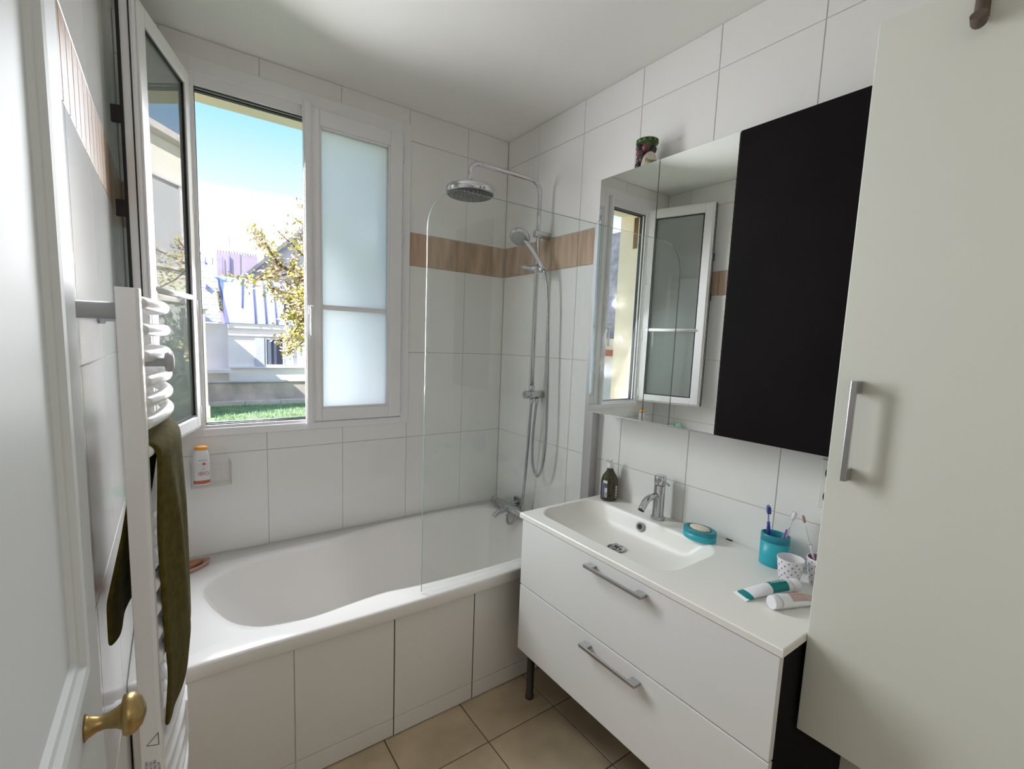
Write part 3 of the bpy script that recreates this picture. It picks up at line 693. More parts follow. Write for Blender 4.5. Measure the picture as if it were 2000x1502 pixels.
c = Vector((-.060, -1.650, ZV)); tb = thing('toothbrush_tumbler', 'oval turquoise tumbler holding two toothbrushes', 'tumbler', c)
oval(c, .034, .0425, [(1, .003, 0), (1, .001, .002), (1, 0, .078)], TURQ, 'cup', tb)
oval(c, .034, .0425, [(1, 0, .078), (1, 0, .100), (1, .001, .101), (1, .004, .101), (1, .005, .099), (1, .006, .03), (1, .02, .028)], TURQD, 'rim', tb)
def brush(name, label, p0, p1, m_handle, m_head, m_bris, face):
    p0, p1 = Vector(p0), Vector(p1); t = thing(name, label, 'toothbrush', p0)
    ax = (p1-p0).normalized(); L = (p1-p0).length; n = (Vector(face)-ax*Vector(face).dot(ax)).normalized()
    obj('handle', tube(new(), [p0+ax*L*f for f in (0, .05, .30, .55, .62)], [.004, .0055, .006, .0055, .0035], 10), m_handle, t)
    obj('neck', tube(new(), [p0+ax*L*f for f in (.60, .70, .84)], [.0036, .0022, .0024], 8), m_head, t)
    hd = obj('head', tube(new(), [p0+ax*L*f for f in (.82, .86, .97, 1.0)], [.003, .0062, .0062, .003], 10), m_head, t)
    bm = new(); s = ax.cross(n)
    for i in range(6):
        for j in (-1, 0, 1):
            q = p0+ax*L*(.855+.022*i)+s*.0034*j+n*.004; lathe(bm, [(.0019, 0), (.0021, .010)], q, n, 6)
    obj('bristles', bm, m_bris, hd, kind='stuff')
    return t
brush('toothbrush', 'blue toothbrush standing upright in the turquoise tumbler', (-.070, -1.640, ZV+.031), (-.080, -1.628, ZV+.192), BLUE, mat('clear_blue', (.25, .27, .50), .2), mat('blue_bristles', (.06, .08, .30), .6), (-1, -.8, 0))
for k, f in enumerate((.56, .60, .64)):
    tbr = bpy.data.objects['toothbrush']; p0 = Vector((-.070, -1.640, ZV+.031)); p1 = Vector((-.080, -1.628, ZV+.192)); ax = (p1-p0).normalized()
    obj('grip_ring', lathe(new(), [(.0045, 0), (.0052, .001), (.0045, .003)], p0+ax*(p1-p0).length*f, ax, 12), BLUE, tbr)
brush('toothbrush', 'white and purple toothbrush leaning out of the turquoise tumbler', (-.063, -1.662, ZV+.031), (-.052, -1.697, ZV+.186), CUPW, CUPW, CUPW, (.9, .6, .2))
obj('stripe', tube(new(), [(-.0690, -1.6700, ZV+.066), (-.0655, -1.6830, ZV+.128)], .0026, 8), PURP, bpy.data.objects['toothbrush.001'])
def star_cup(c, label, inner_m):
    c = Vector(c); t = thing('star_cup', label, 'cup', c, group='star-printed cups')
    H, r0, r1 = .079, .0255, .0355
    obj('cup', lathe(new(), [(r0-.003, 0), (r0, .002), (r1, H-.001), (r1-.0008, H), (r1-.002, H-.0006), (r1-.0024, H-.002)], c, seg=44, cap1=False), CUPW, t)
    obj('lining', lathe(new(), [(r1-.0024, H-.002), (r0-.0015, .006), (0, .005)], c, seg=44, cap0=False), inner_m, t)
    bm = new()
    for row in range(7):
        h = .010+.0102*row; r = r0+(r1-r0)*(h/H)+.0003
        for k in range(11):
            a = 2*PI*(k+.5*(row % 2))/11; n = Vector((math.cos(a), math.sin(a), 0)); tv = Vector((-math.sin(a), math.cos(a), 0))
            o_ = c+n*r+Vector((0, 0, h)); up = Vector((n.x*(r1-r0)/H, n.y*(r1-r0)/H, 1)).normalized()
            vs = []
            for q in range(10):
                rr = .0036 if q % 2 == 0 else .0014; b = q*PI/5+PI/2
                vs.append(bm.verts.new(o_+tv*rr*math.cos(b)+up*rr*math.sin(b)))
            bm.faces.new(vs)
    obj('stars', bm, GREYINK, t, kind='stuff')
    return t
star_cup((-.150, -1.737, ZV), 'white cup with grey stars in front of the turquoise tumbler', CUPW)
star_cup((-.072, -1.785, ZV), 'starred cup with mauve inside, half behind the tall cabinet', CUPP)
# thin interdental brush standing in the second cup
ib = thing('interdental_brush', 'thin interdental brush with a pink tip leaning out of the mauve cup', 'brush', (-.075, -1.776, ZV+.01))
a_, b_ = Vector((-.072, -1.786, ZV+.012)), Vector((-.060, -1.722, ZV+.182))
obj('wire', tube(new(), [a_.lerp(b_, .55), b_], .0007, 6), STEEL, ib)
obj('handle', tube(new(), [a_, a_.lerp(b_, .5), a_.lerp(b_, .55)], [.003, .0032, .002], 10), CUPW, ib)
obj('collar', tube(new(), [a_.lerp(b_, .55)+Vector((-.004, .004, 0)), a_.lerp(b_, .57), a_.lerp(b_, .55)+Vector((.004, -.004, 0))], .0016, 8), CUPW, ib)
obj('tip', tube(new(), [a_.lerp(b_, .9), a_.lerp(b_, .93), a_.lerp(b_, 1.0), a_.lerp(b_, 1.02)], [.003, .0042, .0036, .002], 10), mat('dull_pink', (.36, .22, .20), .7), ib)
def squeeze_tube(name, label, cap, crimp, r, Lc, m_body, flat=.9):
    """tube lying down: cap end and crimped end given as floor points"""
    cap, crimp = Vector(cap), Vector(crimp); ax = (crimp-cap).normalized(); L = (crimp-cap).length; s = Vector((-ax.y, ax.x, 0))
    t = thing(name, label, 'tube', cap)
    def ring(d, w, h, zc): return [cap+ax*d+s*w*math.cos(2*PI*k/28)+Vector((0, 0, zc+h*math.sin(2*PI*k/28))) for k in range(28)]
    body = [ring(Lc, r, r, r), ring(Lc+.004, r, r, r), ring(L*.55, r*1.08, r*.80, r*.82), ring(L*.78, r*1.2, r*.45, r*.5), ring(L*.93, r*1.33, r*.12, r*.2), ring(L*.94, r*1.35, .0012, .004), ring(L, r*1.36, .0010, .0015)]
    obj('body', loft(new(), body), m_body, t)
    obj('cap', loft(new(), [ring(0, r*.86, r*.86, r), ring(.002, r*.93, r*.93, r), ring(Lc-.001, r*.97, r*.97, r)]), PUMPW, t)
    def band(d0, d1, m, w=1.012, a0=0.0, a1=PI):
        def R(d):
            f = d/L; pts = [(Lc/L, 1, 1, 1), (.55, 1.08, .80, .82), (.78, 1.2, .45, .5), (.93, 1.33, .12, .2), (1.0, 1.36, .02, .03)]
            for p, q in zip(pts, pts[1:]):
                if f <= q[0]+1e-6:
                    k = max(0, (f-p[0])/(q[0]-p[0])); return [r*(p[i]+(q[i]-p[i])*k) for i in (1, 2, 3)]
            return [r*1.36, r*.02, r*.03]
        rr = []
        for i in range(9):
            d = d0+(d1-d0)*i/8; w_, h_, z_ = R(d); rr.append([cap+ax*d+s*(w_+.0004)*math.cos(a0+(a1-a0)*k/16)+Vector((0, 0, z_+(h_+.0006)*math.sin(a0+(a1-a0)*k/16))) for k in range(17)])
        return obj('print_band', loft(new(), rr, False, False, closed=False), m, t)
    return t, band, cap, ax, s, L
t1, band1, cp, ax, s_, L1 = squeeze_tube('toothpaste_tube', 'white and teal toothpaste tube lying before the star cups', (-.172, -1.769, ZV), (-.350, -1.700, ZV), .0185, .030, PUMPW)
band1(L1*.235, L1*.52, TEAL, a0=-.2, a1=PI+.2)
band1(L1*.86, L1*.955, TEAL, a0=-.1, a1=PI+.1)
q = cp+ax*(L1*.38)+Vector((0, 0, .0372))
text('lettering', 'XELMER', .0150, WINK, t1, frame_m(q-cp+s_*.004+Vector((0, 0, .0001)), -ax, -s_))
t2, band2, cp2, ax2, s2, L2 = squeeze_tube('cream_tube', 'white and pink cream tube with its round cap towards the room', (-.338, -1.777, ZV), (-.170, -1.838, ZV), .0190, .022, PUMPW)
band2(L2*.30, L2*.92, PINK, a0=-.3, a1=PI*.86)
band2(L2*.34, L2*.60, mat('orange_line', (.55, .20, .08), .5), a0=1.55, a1=1.75)

# jar on the mirror cabinet
c = Vector((-.070, -1.043, MT)); jar = thing('fruit_jar', 'glass jar of dark plums with a green checked lid on the mirror cabinet', 'jar', c)
obj('glass', lathe(new(), [(.032, 0.0004), (.037, .004), (.0385, .012), (.0385, .062), (.037, .072), (.0345, .080), (.0345, .086)], c, seg=40), JARG, jar)
obj('lid', lathe(new(), [(.036, .084), (.0372, .085), (.0372, .095), (.036, .0962), (.0, .0962)], c, seg=40), GREENLID, jar)
ld = jar.children[-1]; bm = new()
for k in range(24):
    if k % 2 == 0:
        a0, a1 = 2*PI*k/24, 2*PI*(k+1)/24
        loft(bm, [[c+Vector((.0374*math.cos(a), .0374*math.sin(a), z)) for z in (.086, .0935)] for a in (a0, (a0+a1)/2, a1)], False, False, closed=False)
obj('check_print', bm, INK, ld)
for k in range(15):
    a = k*2.4; rr = .024 if k % 5 else .004; h = .014+.0044*k
    fb = lathe(new(), [(.002, -.0165), (.0115, -.0125), (.0156, 0), (.0115, .0125), (.002, .0165)], c+Vector((1.13*rr*math.cos(a), 1.13*rr*math.sin(a), 1.2*h)), (math.sin(k), math.cos(k*1.3), .8), 14)
    tag(obj('plum', fb, FRUIT if k % 3 else FRUIT2), 'dark preserved plum inside the glass jar', 'fruit', 'plums in the jar')
def jpatch(a0, a1, z0, z1f, m, nm):
    rr = []
    for i in range(17):
        a = a0+(a1-a0)*i/16; u = 2*i/16-1; z1 = z0+(z1f)*math.sqrt(max(.02, 1-u*u)); rr.append([c+Vector((.0389*math.cos(a), .0389*math.sin(a), z)) for z in (z0, (z0+z1)/2, z1)])
    return obj(nm, loft(new(), rr, False, False, closed=False), m, jar)
vb = math.atan2(-2.314+1.043, -1.596+.07)
jpatch(vb-.45, vb+1.2, .004, .046, PAPER, 'label')
for s_txt, dz, sz in (('Prunes', .028, .017), ('Bo', .040, .011)):
    a = vb+.45 if s_txt == 'Prunes' else vb+.55
    n = Vector((math.cos(a), math.sin(a), 0)); tv = Vector((-math.sin(a), math.cos(a), 0))
    if s_txt == 'Prunes': text('lettering', s_txt, sz, INK, jar, frame_m(n*.0402+Vector((0, 0, dz-.006)), tv, (0, 0, 1)))
jpatch(vb-.1, vb+1.1, .004, .008, REDPR, 'label_stripe')

jar.scale = (1.13, 1.13, 1.2)

# ------------------------------------------------------------ bath things
c = Vector((-1.516, -.065, .872)); sh = thing('shampoo_bottle', 'white shampoo bottle with an orange cap in the clear wall basket', 'bottle', c)
def flat_ring(c, rx_, ry_, z, n=32): return [Vector((c.x+rx_*abs(math.cos(2*PI*k/n))**.8*(1 if math.cos(2*PI*k/n) >= 0 else -1), c.y+ry_*math.sin(2*PI*k/n), c.z+z)) for k in range(n)]
obj('bottle', loft(new(), [flat_ring(c, .026, .016, 0), flat_ring(c, .029, .018, .004), flat_ring(c, .030, .018, .05), flat_ring(c, .030, .018, .10), flat_ring(c, .027, .017, .128), flat_ring(c, .022, .015, .143), flat_ring(c, .021, .014, .146)]), PUMPW, sh)
obj('cap', loft(new(), [flat_ring(c, .023, .016, .146), flat_ring(c, .0245, .017, .150), flat_ring(c, .024, .0165, .157), flat_ring(c, .018, .012, .160)]), ORANGE, sh)
obj('print_band', loft(new(), [flat_ring(c, .0292, .0183, .006), flat_ring(c, .0298, .0185, .020)], False, False), REDPR, sh)
bpt = lambda z, dx=0: frame_m((dx, -.0188, z), (1, 0, 0), (0, 0, 1))
text('lettering', 'IBIO', .021, REDPR, sh, bpt(.048, .006))
text('lettering', 'SHAMPOO', .0065, GREYINK, sh, bpt(.104, .004))
text('lettering', 'doux', .006, GREYINK, sh, bpt(.068, .005))
obj('print_flower', lathe(new(), [(.006, 0), (.005, .0004), (0, .0005)], c+Vector((.008, -.0184, .089)), (0, -1, 0), 10), mat('red_dot', (.6, .1, .05), .5), sh)
bk = thing('wall_basket', 'clear plastic suction basket on the tiles under the window', 'basket', (-1.48, -.045, .86))
bm = new(); x0, x1, y0, y1, z0, z1 = -1.555, -1.412, -.095, -.006, .862, .962
bx(bm, (x0, y0, z0), (x1, y1, z0+.004)); bx(bm, (x0, y0, z0+.004), (x1, y0+.003, z1)); bx(bm, (x0, y1-.003, z0+.004), (x1, y1, z1+.02)); bx(bm, (x0, y0+.003, z0+.004), (x0+.003, y1-.003, z1)); bx(bm, (x1-.003, y0+.003, z0+.004), (x1, y1-.003, z1))
obj('tray', bm, CLEARP, bk, bevel=.001)
bm = new()
for i in range(6):
    for j in range(5):
        lathe(bm, [(.0045, 0), (.003, .0015), (0, .0018)], (x0+.02+.021*i, y0, z0+.018+.018*j), (0, -1, 0), 10)
obj('studs', bm, CLEARP, bk, kind='stuff')
obj('rim', bx(new(), (x0-.002, y0-.002, z1), (x1+.002, y0+.004, z1+.003)), CLEARP, bk)
for x in (-1.53, -1.44):
    obj('suction_cup', lathe(new(), [(.022, 0), (.020, .002), (.010, .004), (.006, .007)], (x, -.0005, .985), (0, -1, 0), 24), CLEARP, bk)
# green-capped bottle on a small wall caddy by the bath's left end
cd = thing('wall_caddy', 'clear suction caddy on the left wall above the bath', 'caddy', (-1.70, -.24, .88))
bm = new(); bx(bm, (XL+.001, -.31, .872), (-1.650, -.16, .876)); bx(bm, (-1.653, -.31, .876), (-1.650, -.16, .895)); bx(bm, (XL+.001, -.31, .876), (XL+.004, -.16, .93))
obj('tray', bm, CLEARP, cd, bevel=.001)
c = Vector((-1.690, -.262, .8765)); gb = thing('mint_bottle', 'mint green bottle with a domed cap on the left wall caddy', 'bottle', c)
obj('bottle', lathe(new(), [(.018, 0), (.021, .003), (.021, .04), (.017, .048)], c, seg=28), PUMPW, gb)
obj('cap', lathe(new(), [(.022, .047), (.023, .050), (.023, .066), (.018, .076), (.008, .080), (0, .080)], c, seg=28), MINT, gb)
c = Vector((-1.690, -.205, .8765)); sg = thing('mint_sponge', 'mint green bath sponge beside the domed bottle on the left wall caddy', 'sponge', c)
obj('sponge', box((-1.712, -.235, .878), (-1.668, -.172, .925)), MINT, sg, bevel=.008); obj('scrub_pad', box((-1.712, -.234, .925), (-1.668, -.173, .935)), mat('mint_pad', (.45, .72, .52), .9, bump=.6, bscale=300), sg, bevel=.003)
# pink dish with brown soap at the bath corner
c = Vector((-1.572, -.122, RIM+.0012)); pd = thing('pink_dish', 'boat-shaped pink dish on the bath corner', 'dish', c, )
oval(c, .085, .036, [(.80, 0, 0), (.9, 0, .001), (1.0, 0, .015), (1.0, .0012, .018), (1.0, .004, .018), (.92, .005, .006), (.5, .004, .004)], PINKDISH, 'bowl', pd, rot=math.radians(32))
bs = oval(c+Vector((-.004, .003, .0065)), .060, .022, [(.85, 0, 0), (1, 0, .004), (1, 0, .016), (.96, 0, .020), (.5, 0, .022)], BROWNSOAP, 'soap_bar', None, rot=math.radians(32))
tag(bs, 'long brown soap bar resting in the pink dish', 'soap')

# ------------------------------------------------------------ towel radiator and towel
RYN, RYF = -1.36, -.88
rad = thing('towel_radiator', 'white ladder towel radiator on the left wall', 'radiator', (-1.65, -1.12, .5))
for y in (RYN, RYF):
    d = 1 if y == RYN else -1
    obj('upright', prism(new(), [(-1.666, y), (-1.641, y), (-1.636, y+d*.005), (-1.634, y+d*.020), (-1.636, y+d*.035), (-1.641, y+d*.040), (-1.666, y+d*.040)], 2, .46, 1.562), RADW, rad, bevel=.001)
bars = [1.541, 1.497, 1.453, 1.409, 1.374, 1.338, 1.290, 1.05, 1.005, .96, .915, .74, .695, .65, .605, .56]
for z in bars:
    pts = [(-1.645+.036*math.sin(PI*t), RYN+.02+(RYF-RYN-.04)*t, z) for t in [k/14 for k in range(15)]]
    obj('bar', tube(new(), pts, .0112, 14), RADW, rad)
for y in (RYN+.02, RYF-.02):
    for z in (1.525, .56):
        b = obj('wall_bracket', lathe(new(), [(.019, 0), (.019, .012), (.0135, .013), (.0135, .064)], (XL+.0005, y, z), (1, 0, 0), 24), PEG if z > 1 else RADW, rad)
for y in (-1.265, -1.135):
    obj('peg', lathe(new(), [(.012, -.028), (.0075, -.022), (.0075, .008), (.0165, .010), (.0185, .014), (.017, .019), (.010, .0225), (0, .0235)], (-1.617, y, 1.440), (1, 0, 0), 28), PEG, rad)
vl = obj('thermostat', box((-1.640, -1.16, .615), (-1.596, -1.10, .70)), RADW, rad, bevel=.004)
obj('display', box((-1.626, -1.1612, .648), (-1.613, -1.1598, .678)), INK, vl)
# warning print on the near upright
tr = new()
a_, b_, c_ = Vector((-1.6575, RYN, .778)), Vector((-1.6405, RYN, .773)), Vector((-1.6405, RYN, .796))
for p, q in ((a_, b_), (b_, c_), (c_, a_)):
    d = (q-p).normalized(); n = Vector((-d.z, 0, d.x))*.0005
    vs = [tr.verts.new(v+Vector((0, -.0003, 0))) for v in (p-n, q-n, q+n, p+n)]; tr.faces.new(vs)
obj('warning_triangle', tr, INK, rad)
for k, s in enumerate(('ATTENTION', 'NE PAS COUVRIR', 'DO NOT COVER', 'NICHT ABDECKEN')):
    text('lettering', s, .0062, GREYINK, rad, frame_m(Vector((-1.6425-.0056*k, RYN-.0003, .722))-wpos(rad), (0, 0, -1), (1, 0, 0)))
# towel draped over the bar at z 1.29: long front fall, back fall between bars and wall
def towel():
    N, M = 44, 70
    zt = 1.303; bm = new(); grid = []
    for i in range(N+1):
        u = i/N; row = []
        front = .548-.05*u+.012*math.sin(6*u)-max(0, .5-u)*.02; backl = .34+.02*math.sin(4*u+1)
        if u > .75: front -= (u-.75)*.25
        for j in range(M+1):
            L = j/M*(front+backl)-backl                 # negative: behind, positive: room side
            r = .0128; half = r*PI/2
            d = max(0, abs(L)-half)
            if L > 0:
                near = -1.320
                y = near+(-.95-near)*u
            else: y = -1.30+.33*u-.06*min(d, .3)*(1-u)
            barx = -1.645+.036*math.sin(PI*min(1, max(0, (y-RYN-.02)/(RYF-RYN-.04))))
            if abs(L) <= half:
                a = L/r; x = barx+r*math.sin(a); z = zt-.013+r*math.cos(a)
            elif L > 0:
                k = min(1, d/.15); z = zt-.013-d
                q = u-.10-.75*min(d, .5); fold = .013*math.exp(-(q/.09)**2)-.006*math.exp(-((q+.15)/.09)**2); x = barx+r+.001-k*.001*math.exp(-u/.05)+k*(.002*math.sin(PI*u)+.4*fold+.003*math.sin(19*u-d*9))-max(0, d-.42)*.10
            else:
                k = min(1, d/.15); z = zt-.013-d
                x = barx-r-min(d, .26)*.20+k*.007*math.sin(11*u+1); x = max(x, XL+.009)
            row.append(bm.verts.new((x, y, z)))
        grid.append(row)
    for i in range(N):
        for j in range(M):
            f = bm.faces.new((grid[i][j], grid[i+1][j], grid[i+1][j+1], grid[i][j+1])); f.smooth = True
    o = obj('towel', bm, TOWEL)
    s = o.modifiers.new('thick', 'SOLIDIFY'); s.thickness = .008; s.offset = 1
    s2 = o.modifiers.new('sub', 'SUBSURF'); s2.levels = 1; s2.render_levels = 1
    tag(o, 'olive green terry towel hanging over the radiator bars', 'towel')
towel()

# ------------------------------------------------------------ outdoors
GZ = -.58
struct(obj('wall_outside', slab_with_holes(-6, 5.1, GZ-.3, 6.5, [(-1.50, -.67, 1.065, 2.477)], .226, .245), YEL))
struct(obj('ground', box((-30, .245, GZ-.4), (30, 60, GZ)), ALAWN))
bm = new(); random.seed(11)
for _ in range(9000):
    x = random.uniform(-.86, 2.6); y = random.uniform(9.2, 12.75); h = random.uniform(.03, .08); a = random.uniform(0, PI); dx, dy = .008*math.cos(a), .008*math.sin(a)
    l = random.uniform(-.03, .03)
    bm.faces.new([bm.verts.new(p) for p in ((x-dx, y-dy, GZ), (x+dx, y+dy, GZ), (x+l, y+l*.5, GZ+h))])
tag(obj('grass', bm, GRASSM, kind='stuff'), 'short green lawn below the window', 'grass')
# low garden wall with kerb and left pier
gw = thing('garden_wall', 'low stained concrete garden wall behind the lawn', 'wall', (1.5, 13.1, GZ))
obj('body', box((-.90, 13.0, GZ), (8, 13.25, .07)), CONC, gw, bevel=.01)
obj('coping', box((-.90, 12.96, .07), (8, 13.29, .10)), CONC, gw, bevel=.01)
for k in range(9):
    obj('kerb_stone', box((-.90+.94*k, 12.82, GZ), (-.90+.94*k+.93, 13.0, GZ+.135)), COPE, gw, bevel=.012)
pier = thing('side_wall', 'tall pinkish side wall at the left edge of the lawn', 'wall', (-1.2, 12, GZ))
obj('body', box((-1.45, 11.0, GZ), (-.93, 14.9, 2.0)), OPINK, pier, bevel=.01)
obj('coping', box((-1.50, 10.95, 2.0), (-.87, 14.9, 2.10)), COPE, pier, bevel=.01)
obj('plinth', box((-1.5, 10.9, GZ), (-.90, 14.9, GZ+.28)), COPE, pier, bevel=.01)
# white house
hs_ = thing('white_house', 'low white house with zinc and slate mansard roofs', 'house', (2, 15, GZ))
obj('wall', box((-.15, 15.0, GZ), (9, 15.3, 1.75)), OW, hs_)
obj('wall', box((-3.0, 15.15, GZ), (-.15, 15.3, 1.75)), OW, hs_)
obj('cornice', bx(bx(new(), (-.15, 14.88, 1.62), (9, 15.0, 1.77)), (-.15, 14.94, 1.38), (9, 15.0, 1.44)), OW, hs_, bevel=.01)
obj('sill_band', box((-.13, 14.90, .36), (9, 15.0, .41)), OW, hs_, bevel=.006)
obj('ledge', box((-1.2, 14.80, .20), (-.13, 15.15, .32)), OW, hs_, bevel=.01)
def house_window(x0, x1, z0, z1, y=15.0):
    wf = obj('window', rectring(new(), x0-.05, x1+.05, z0-.05, z1+.05, .05, .05, .05, .05, y-.03, y+.02), SHUT, hs_)
    obj('pane', box((x0, y-.012, z0), (x1, y-.004, z1)), WDARK, wf)
    obj('curtain', box((x0+.02, y-.016, z0), (x0+.28*(x1-x0), y-.013, z1)), mat('grey_curtain', (.20, .22, .28), .8), wf)
    obj('window_bar', box((x0+.45*(x1-x0), y-.017, z0), (x0+.62*(x1-x0), y-.013, z1)), mat('grey_bar', (.13, .14, .2), .6), wf)
    for sx0, sx1 in ((x0-.34, x0-.07), (x1+.07, x1+.34)):
        obj('shutter', box((sx0, y-.05, z0-.04), (sx1, y-.015, z1+.03)), SHUT, hs_, bevel=.006)
house_window(.94, 1.42, .47, 1.30)
house_window(2.30, 2.80, .47, 1.30)
# zinc mansard: steep face then a shallow top
def sheet(bm, a, b, c_, d, th=.03):
    P = [Vector(v) for v in (a, b, c_, d)]; n = (P[1]-P[0]).cross(P[3]-P[0]).normalized()*th
    lo = [bm.verts.new(p) for p in P]; hi = [bm.verts.new(p+n) for p in P]
    bm.faces.new(lo); bm.faces.new(hi)
    for i in range(4): bm.faces.new((lo[i], lo[(i+1)%4], hi[(i+1)%4], hi[i]))
obj('zinc_roof', (lambda b: (sheet(b, (-.10, 14.86, 1.77), (9, 14.86, 1.77), (9, 15.75, 3.04), (-.28, 15.75, 3.06)), sheet(b, (-.28, 15.75, 3.06), (9, 15.75, 3.04), (9, 18.2, 3.34), (-.3, 18.2, 3.48)), b)[-1])(new()), ZINC, hs_)
zr_ = hs_.children[-1]
for k in range(26):
    x = .30+.31*k
    p = [(x, 14.81, 1.80), (x+.05, 15.70, 3.10), (x+.35, 18.1, 3.52-.016*x)]
    if k == 0: p[0] = (x-.02, 15.16, 2.27)
    obj('seam', tube(new(), p, .028, 6), ZSEAM, zr_)
obj('valley_gutter', (lambda b: (sheet(b, (-.23, 14.84, 1.74), (-.11, 14.84, 1.76), (-.27, 15.80, 3.13), (-.33, 15.8, 3.25)), b)[-1])(new()), ZSEAM, hs_)
obj('dormer', bx(bx(new(), (1.36, 14.95, 2.05), (2.5, 15.9, 2.85)), (1.28, 14.9, 2.85), (2.6, 15.9, 2.95)), ZINC, hs_, bevel=.01)
dm = hs_.children[-1]; obj('pane', box((1.48, 14.94, 2.12), (2.40, 14.949, 2.78)), WDARK, dm)
# slate part at the left
obj('slate_roof_base', (lambda b: (sheet(b, (-3.0, 14.86, 1.77), (-.32, 14.86, 1.77), (-.45, 15.75, 3.55), (-3.0, 15.75, 3.55)), sheet(b, (-3.0, 15.75, 3.55), (-.45, 15.75, 3.55), (-.8, 17.4, 3.95), (-3.0, 17.4, 3.95)), b)[-1])(new()), SLATE, hs_)
sb = hs_.children[-1]; n_ = Vector((0, -1.78, .89)).normalized()
for r in range(17):
    f0, f1 = r/17, (r+1)/17
    y0, z0 = 14.86+.89*f0, 1.77+1.78*f0; y1, z1 = 14.86+.89*f1, 1.77+1.78*f1; xe = -.33-.13*f1
    k = 0; x = -1.45+(.09 if r % 2 else 0)
    while x < xe-.02:
        x2 = min(x+.178, xe); b = new(); th = n_*(.030+random.uniform(0, .006)); tb_ = n_*.034
        P = [Vector((x+.002, y0, z0))+th+n_*.012, Vector((x2-.002, y0, z0))+th+n_*.012, Vector((x2-.002, y1, z1))+tb_, Vector((x+.002, y1, z1))+tb_]
        lo = [b.verts.new(p-n_*.01) for p in P]; hi = [b.verts.new(p) for p in P]
        b.faces.new(lo); b.faces.new(hi)
        for i in range(4): b.faces.new((lo[i], lo[(i+1)%4], hi[(i+1)%4], hi[i]))
        obj('slate', b, SLATE, sb); x += .18
for k in range(5):
    obj('seam', tube(new(), [(-1.25+.2*k, 15.76, 3.62), (-1.25+.2*k+.1, 17.3, 4.0)], .02, 6), ZSEAM, sb)
obj('roof_vent', prism(new(), [(-.70, 2.80), (-.60, 2.70), (-.66, 2.95)], 1, 15.22, 15.5), ZSEAM, sb)
obj('vent_pipe', tube(tube(new(), [(-.80, 16.2, 3.6), (-.80, 16.2, 3.95)], .05, 10), [(-.80, 16.2, 3.95), (-.80, 16.2, 4.0)], .09, 10), ZINC, hs_)
# party wall with its row of pots
ch = thing('chimney_wall', 'mauve party wall topped by a row of chimney pots', 'chimney', (1.3, 26, GZ))
obj('wall', box((.38, 26.0, GZ), (2.22, 26.6, 5.46)), CHIM, ch)
for k in range(15):
    obj('chimney_pot', lathe(new(), [(.035, 0), (.03, .10), (.042, .11), (.042, .13)], (.45+.122*k, 26.2, 5.46), seg=10), CHIM, ch)
obj('drain_pipe', tube(new(), [(.92, 25.95, 3.9), (.92, 25.95, 5.3)], .03, 8), ZSEAM, ch)
obj('drain_pipe', tube(new(), [(.62, 25.95, 3.9), (.62, 25.95, 5.2)], .014, 8), ZSEAM, ch)
at = thing('roof_antenna', 'thin roof aerial rising past the mauve party wall', 'antenna', (.92, 25.8, 3.6))
obj('mast', tube(new(), [(.92, 25.8, 3.6), (.95, 25.8, 6.22)], .016, 8), ZSEAM, at)
obj('boom', tube(new(), [(.93, 25.8, 6.20), (1.38, 25.8, 6.08)], .012, 6), ZSEAM, at)
for k in range(4): obj('element', tube(new(), [(1.0+.1*k, 25.65, 6.18-.027*k), (1.0+.1*k, 25.95, 6.18-.027*k)], .006, 6), ZSEAM, at)
# grey gable house at the right
gh = thing('gabled_house', 'grey gabled house with a dark sloping roof behind the tree', 'house', (3, 22, GZ))
gx = [(.95, 3.85), (4.6, 7.35), (8.5, 3.85)]
obj('wall', prism(new(), [(1.25, GZ), (1.25, 3.9), (4.6, 7.1), (8.2, 3.9), (8.2, GZ)], 1, 22.0, 27.0), GABLE, gh)
obj('roof', (lambda b: (sheet(b, (.85, 21.7, 3.62), (.85, 27.2, 3.62), (4.6, 27.2, 7.30), (4.6, 21.7, 7.30), .16), sheet(b, (8.6, 21.7, 3.62), (4.6, 21.7, 7.30), (4.6, 27.2, 7.30), (8.6, 27.2, 3.62), .16), b)[-1])(new()), ROOFD, gh)
obj('verge', (lambda b: (sheet(b, (.85, 21.66, 3.60), (4.6, 21.66, 7.28), (4.6, 21.66, 7.46), (.85, 21.66, 3.80), .04), b)[-1])(new()), ROOFD, gh)
# wing of our own building to the right, seen in the open pane
wg = thing('facade_wing', 'sunlit cream facade wing with a downpipe right of the window', 'building', (4.2, 5, GZ))
obj('wall', box((4.2, .245, GZ), (4.5, 11.5, 5.6)), mat('cream_render', (.94, .91, .80), .9, var=.03), wg)
obj('eaves', box((3.95, .245, 5.6), (4.6, 11.7, 5.75)), COPE, wg, bevel=.01)
obj('downpipe', tube(new(), spline([(4.02, 6.9, 5.6), (4.10, 6.9, 5.3), (4.12, 6.9, 5.0), (4.12, 6.9, 1.2), (4.12, 6.9, -.1), (4.0, 7.0, -.5)], 5), .055, 12), OW, wg)
for y0, y1, z0, z1 in ((7.9, 9.0, 3.0, 4.6), (7.9, 9.0, .3, 2.0), (4.0, 5.0, 3.0, 4.6)):
    f = new(); bx(f, (4.14, y0-.12, z0-.1), (4.2, y0, z1+.12)); bx(f, (4.14, y1, z0-.1), (4.2, y1+.12, z1+.12)); bx(f, (4.12, y0-.16, z0-.16), (4.2, y1+.16, z0-.1)); bx(f, (4.12, y0-.16, z1+.12), (4.2, y1+.16, z1+.2))
    wf = obj('window', f, OW, wg, bevel=.006); obj('pane', box((4.185, y0, z0-.1), (4.199, y1, z1+.12)), mat('pale_blind', (.6, .6, .62), .5), wf)
iv = new(); random.seed(5)
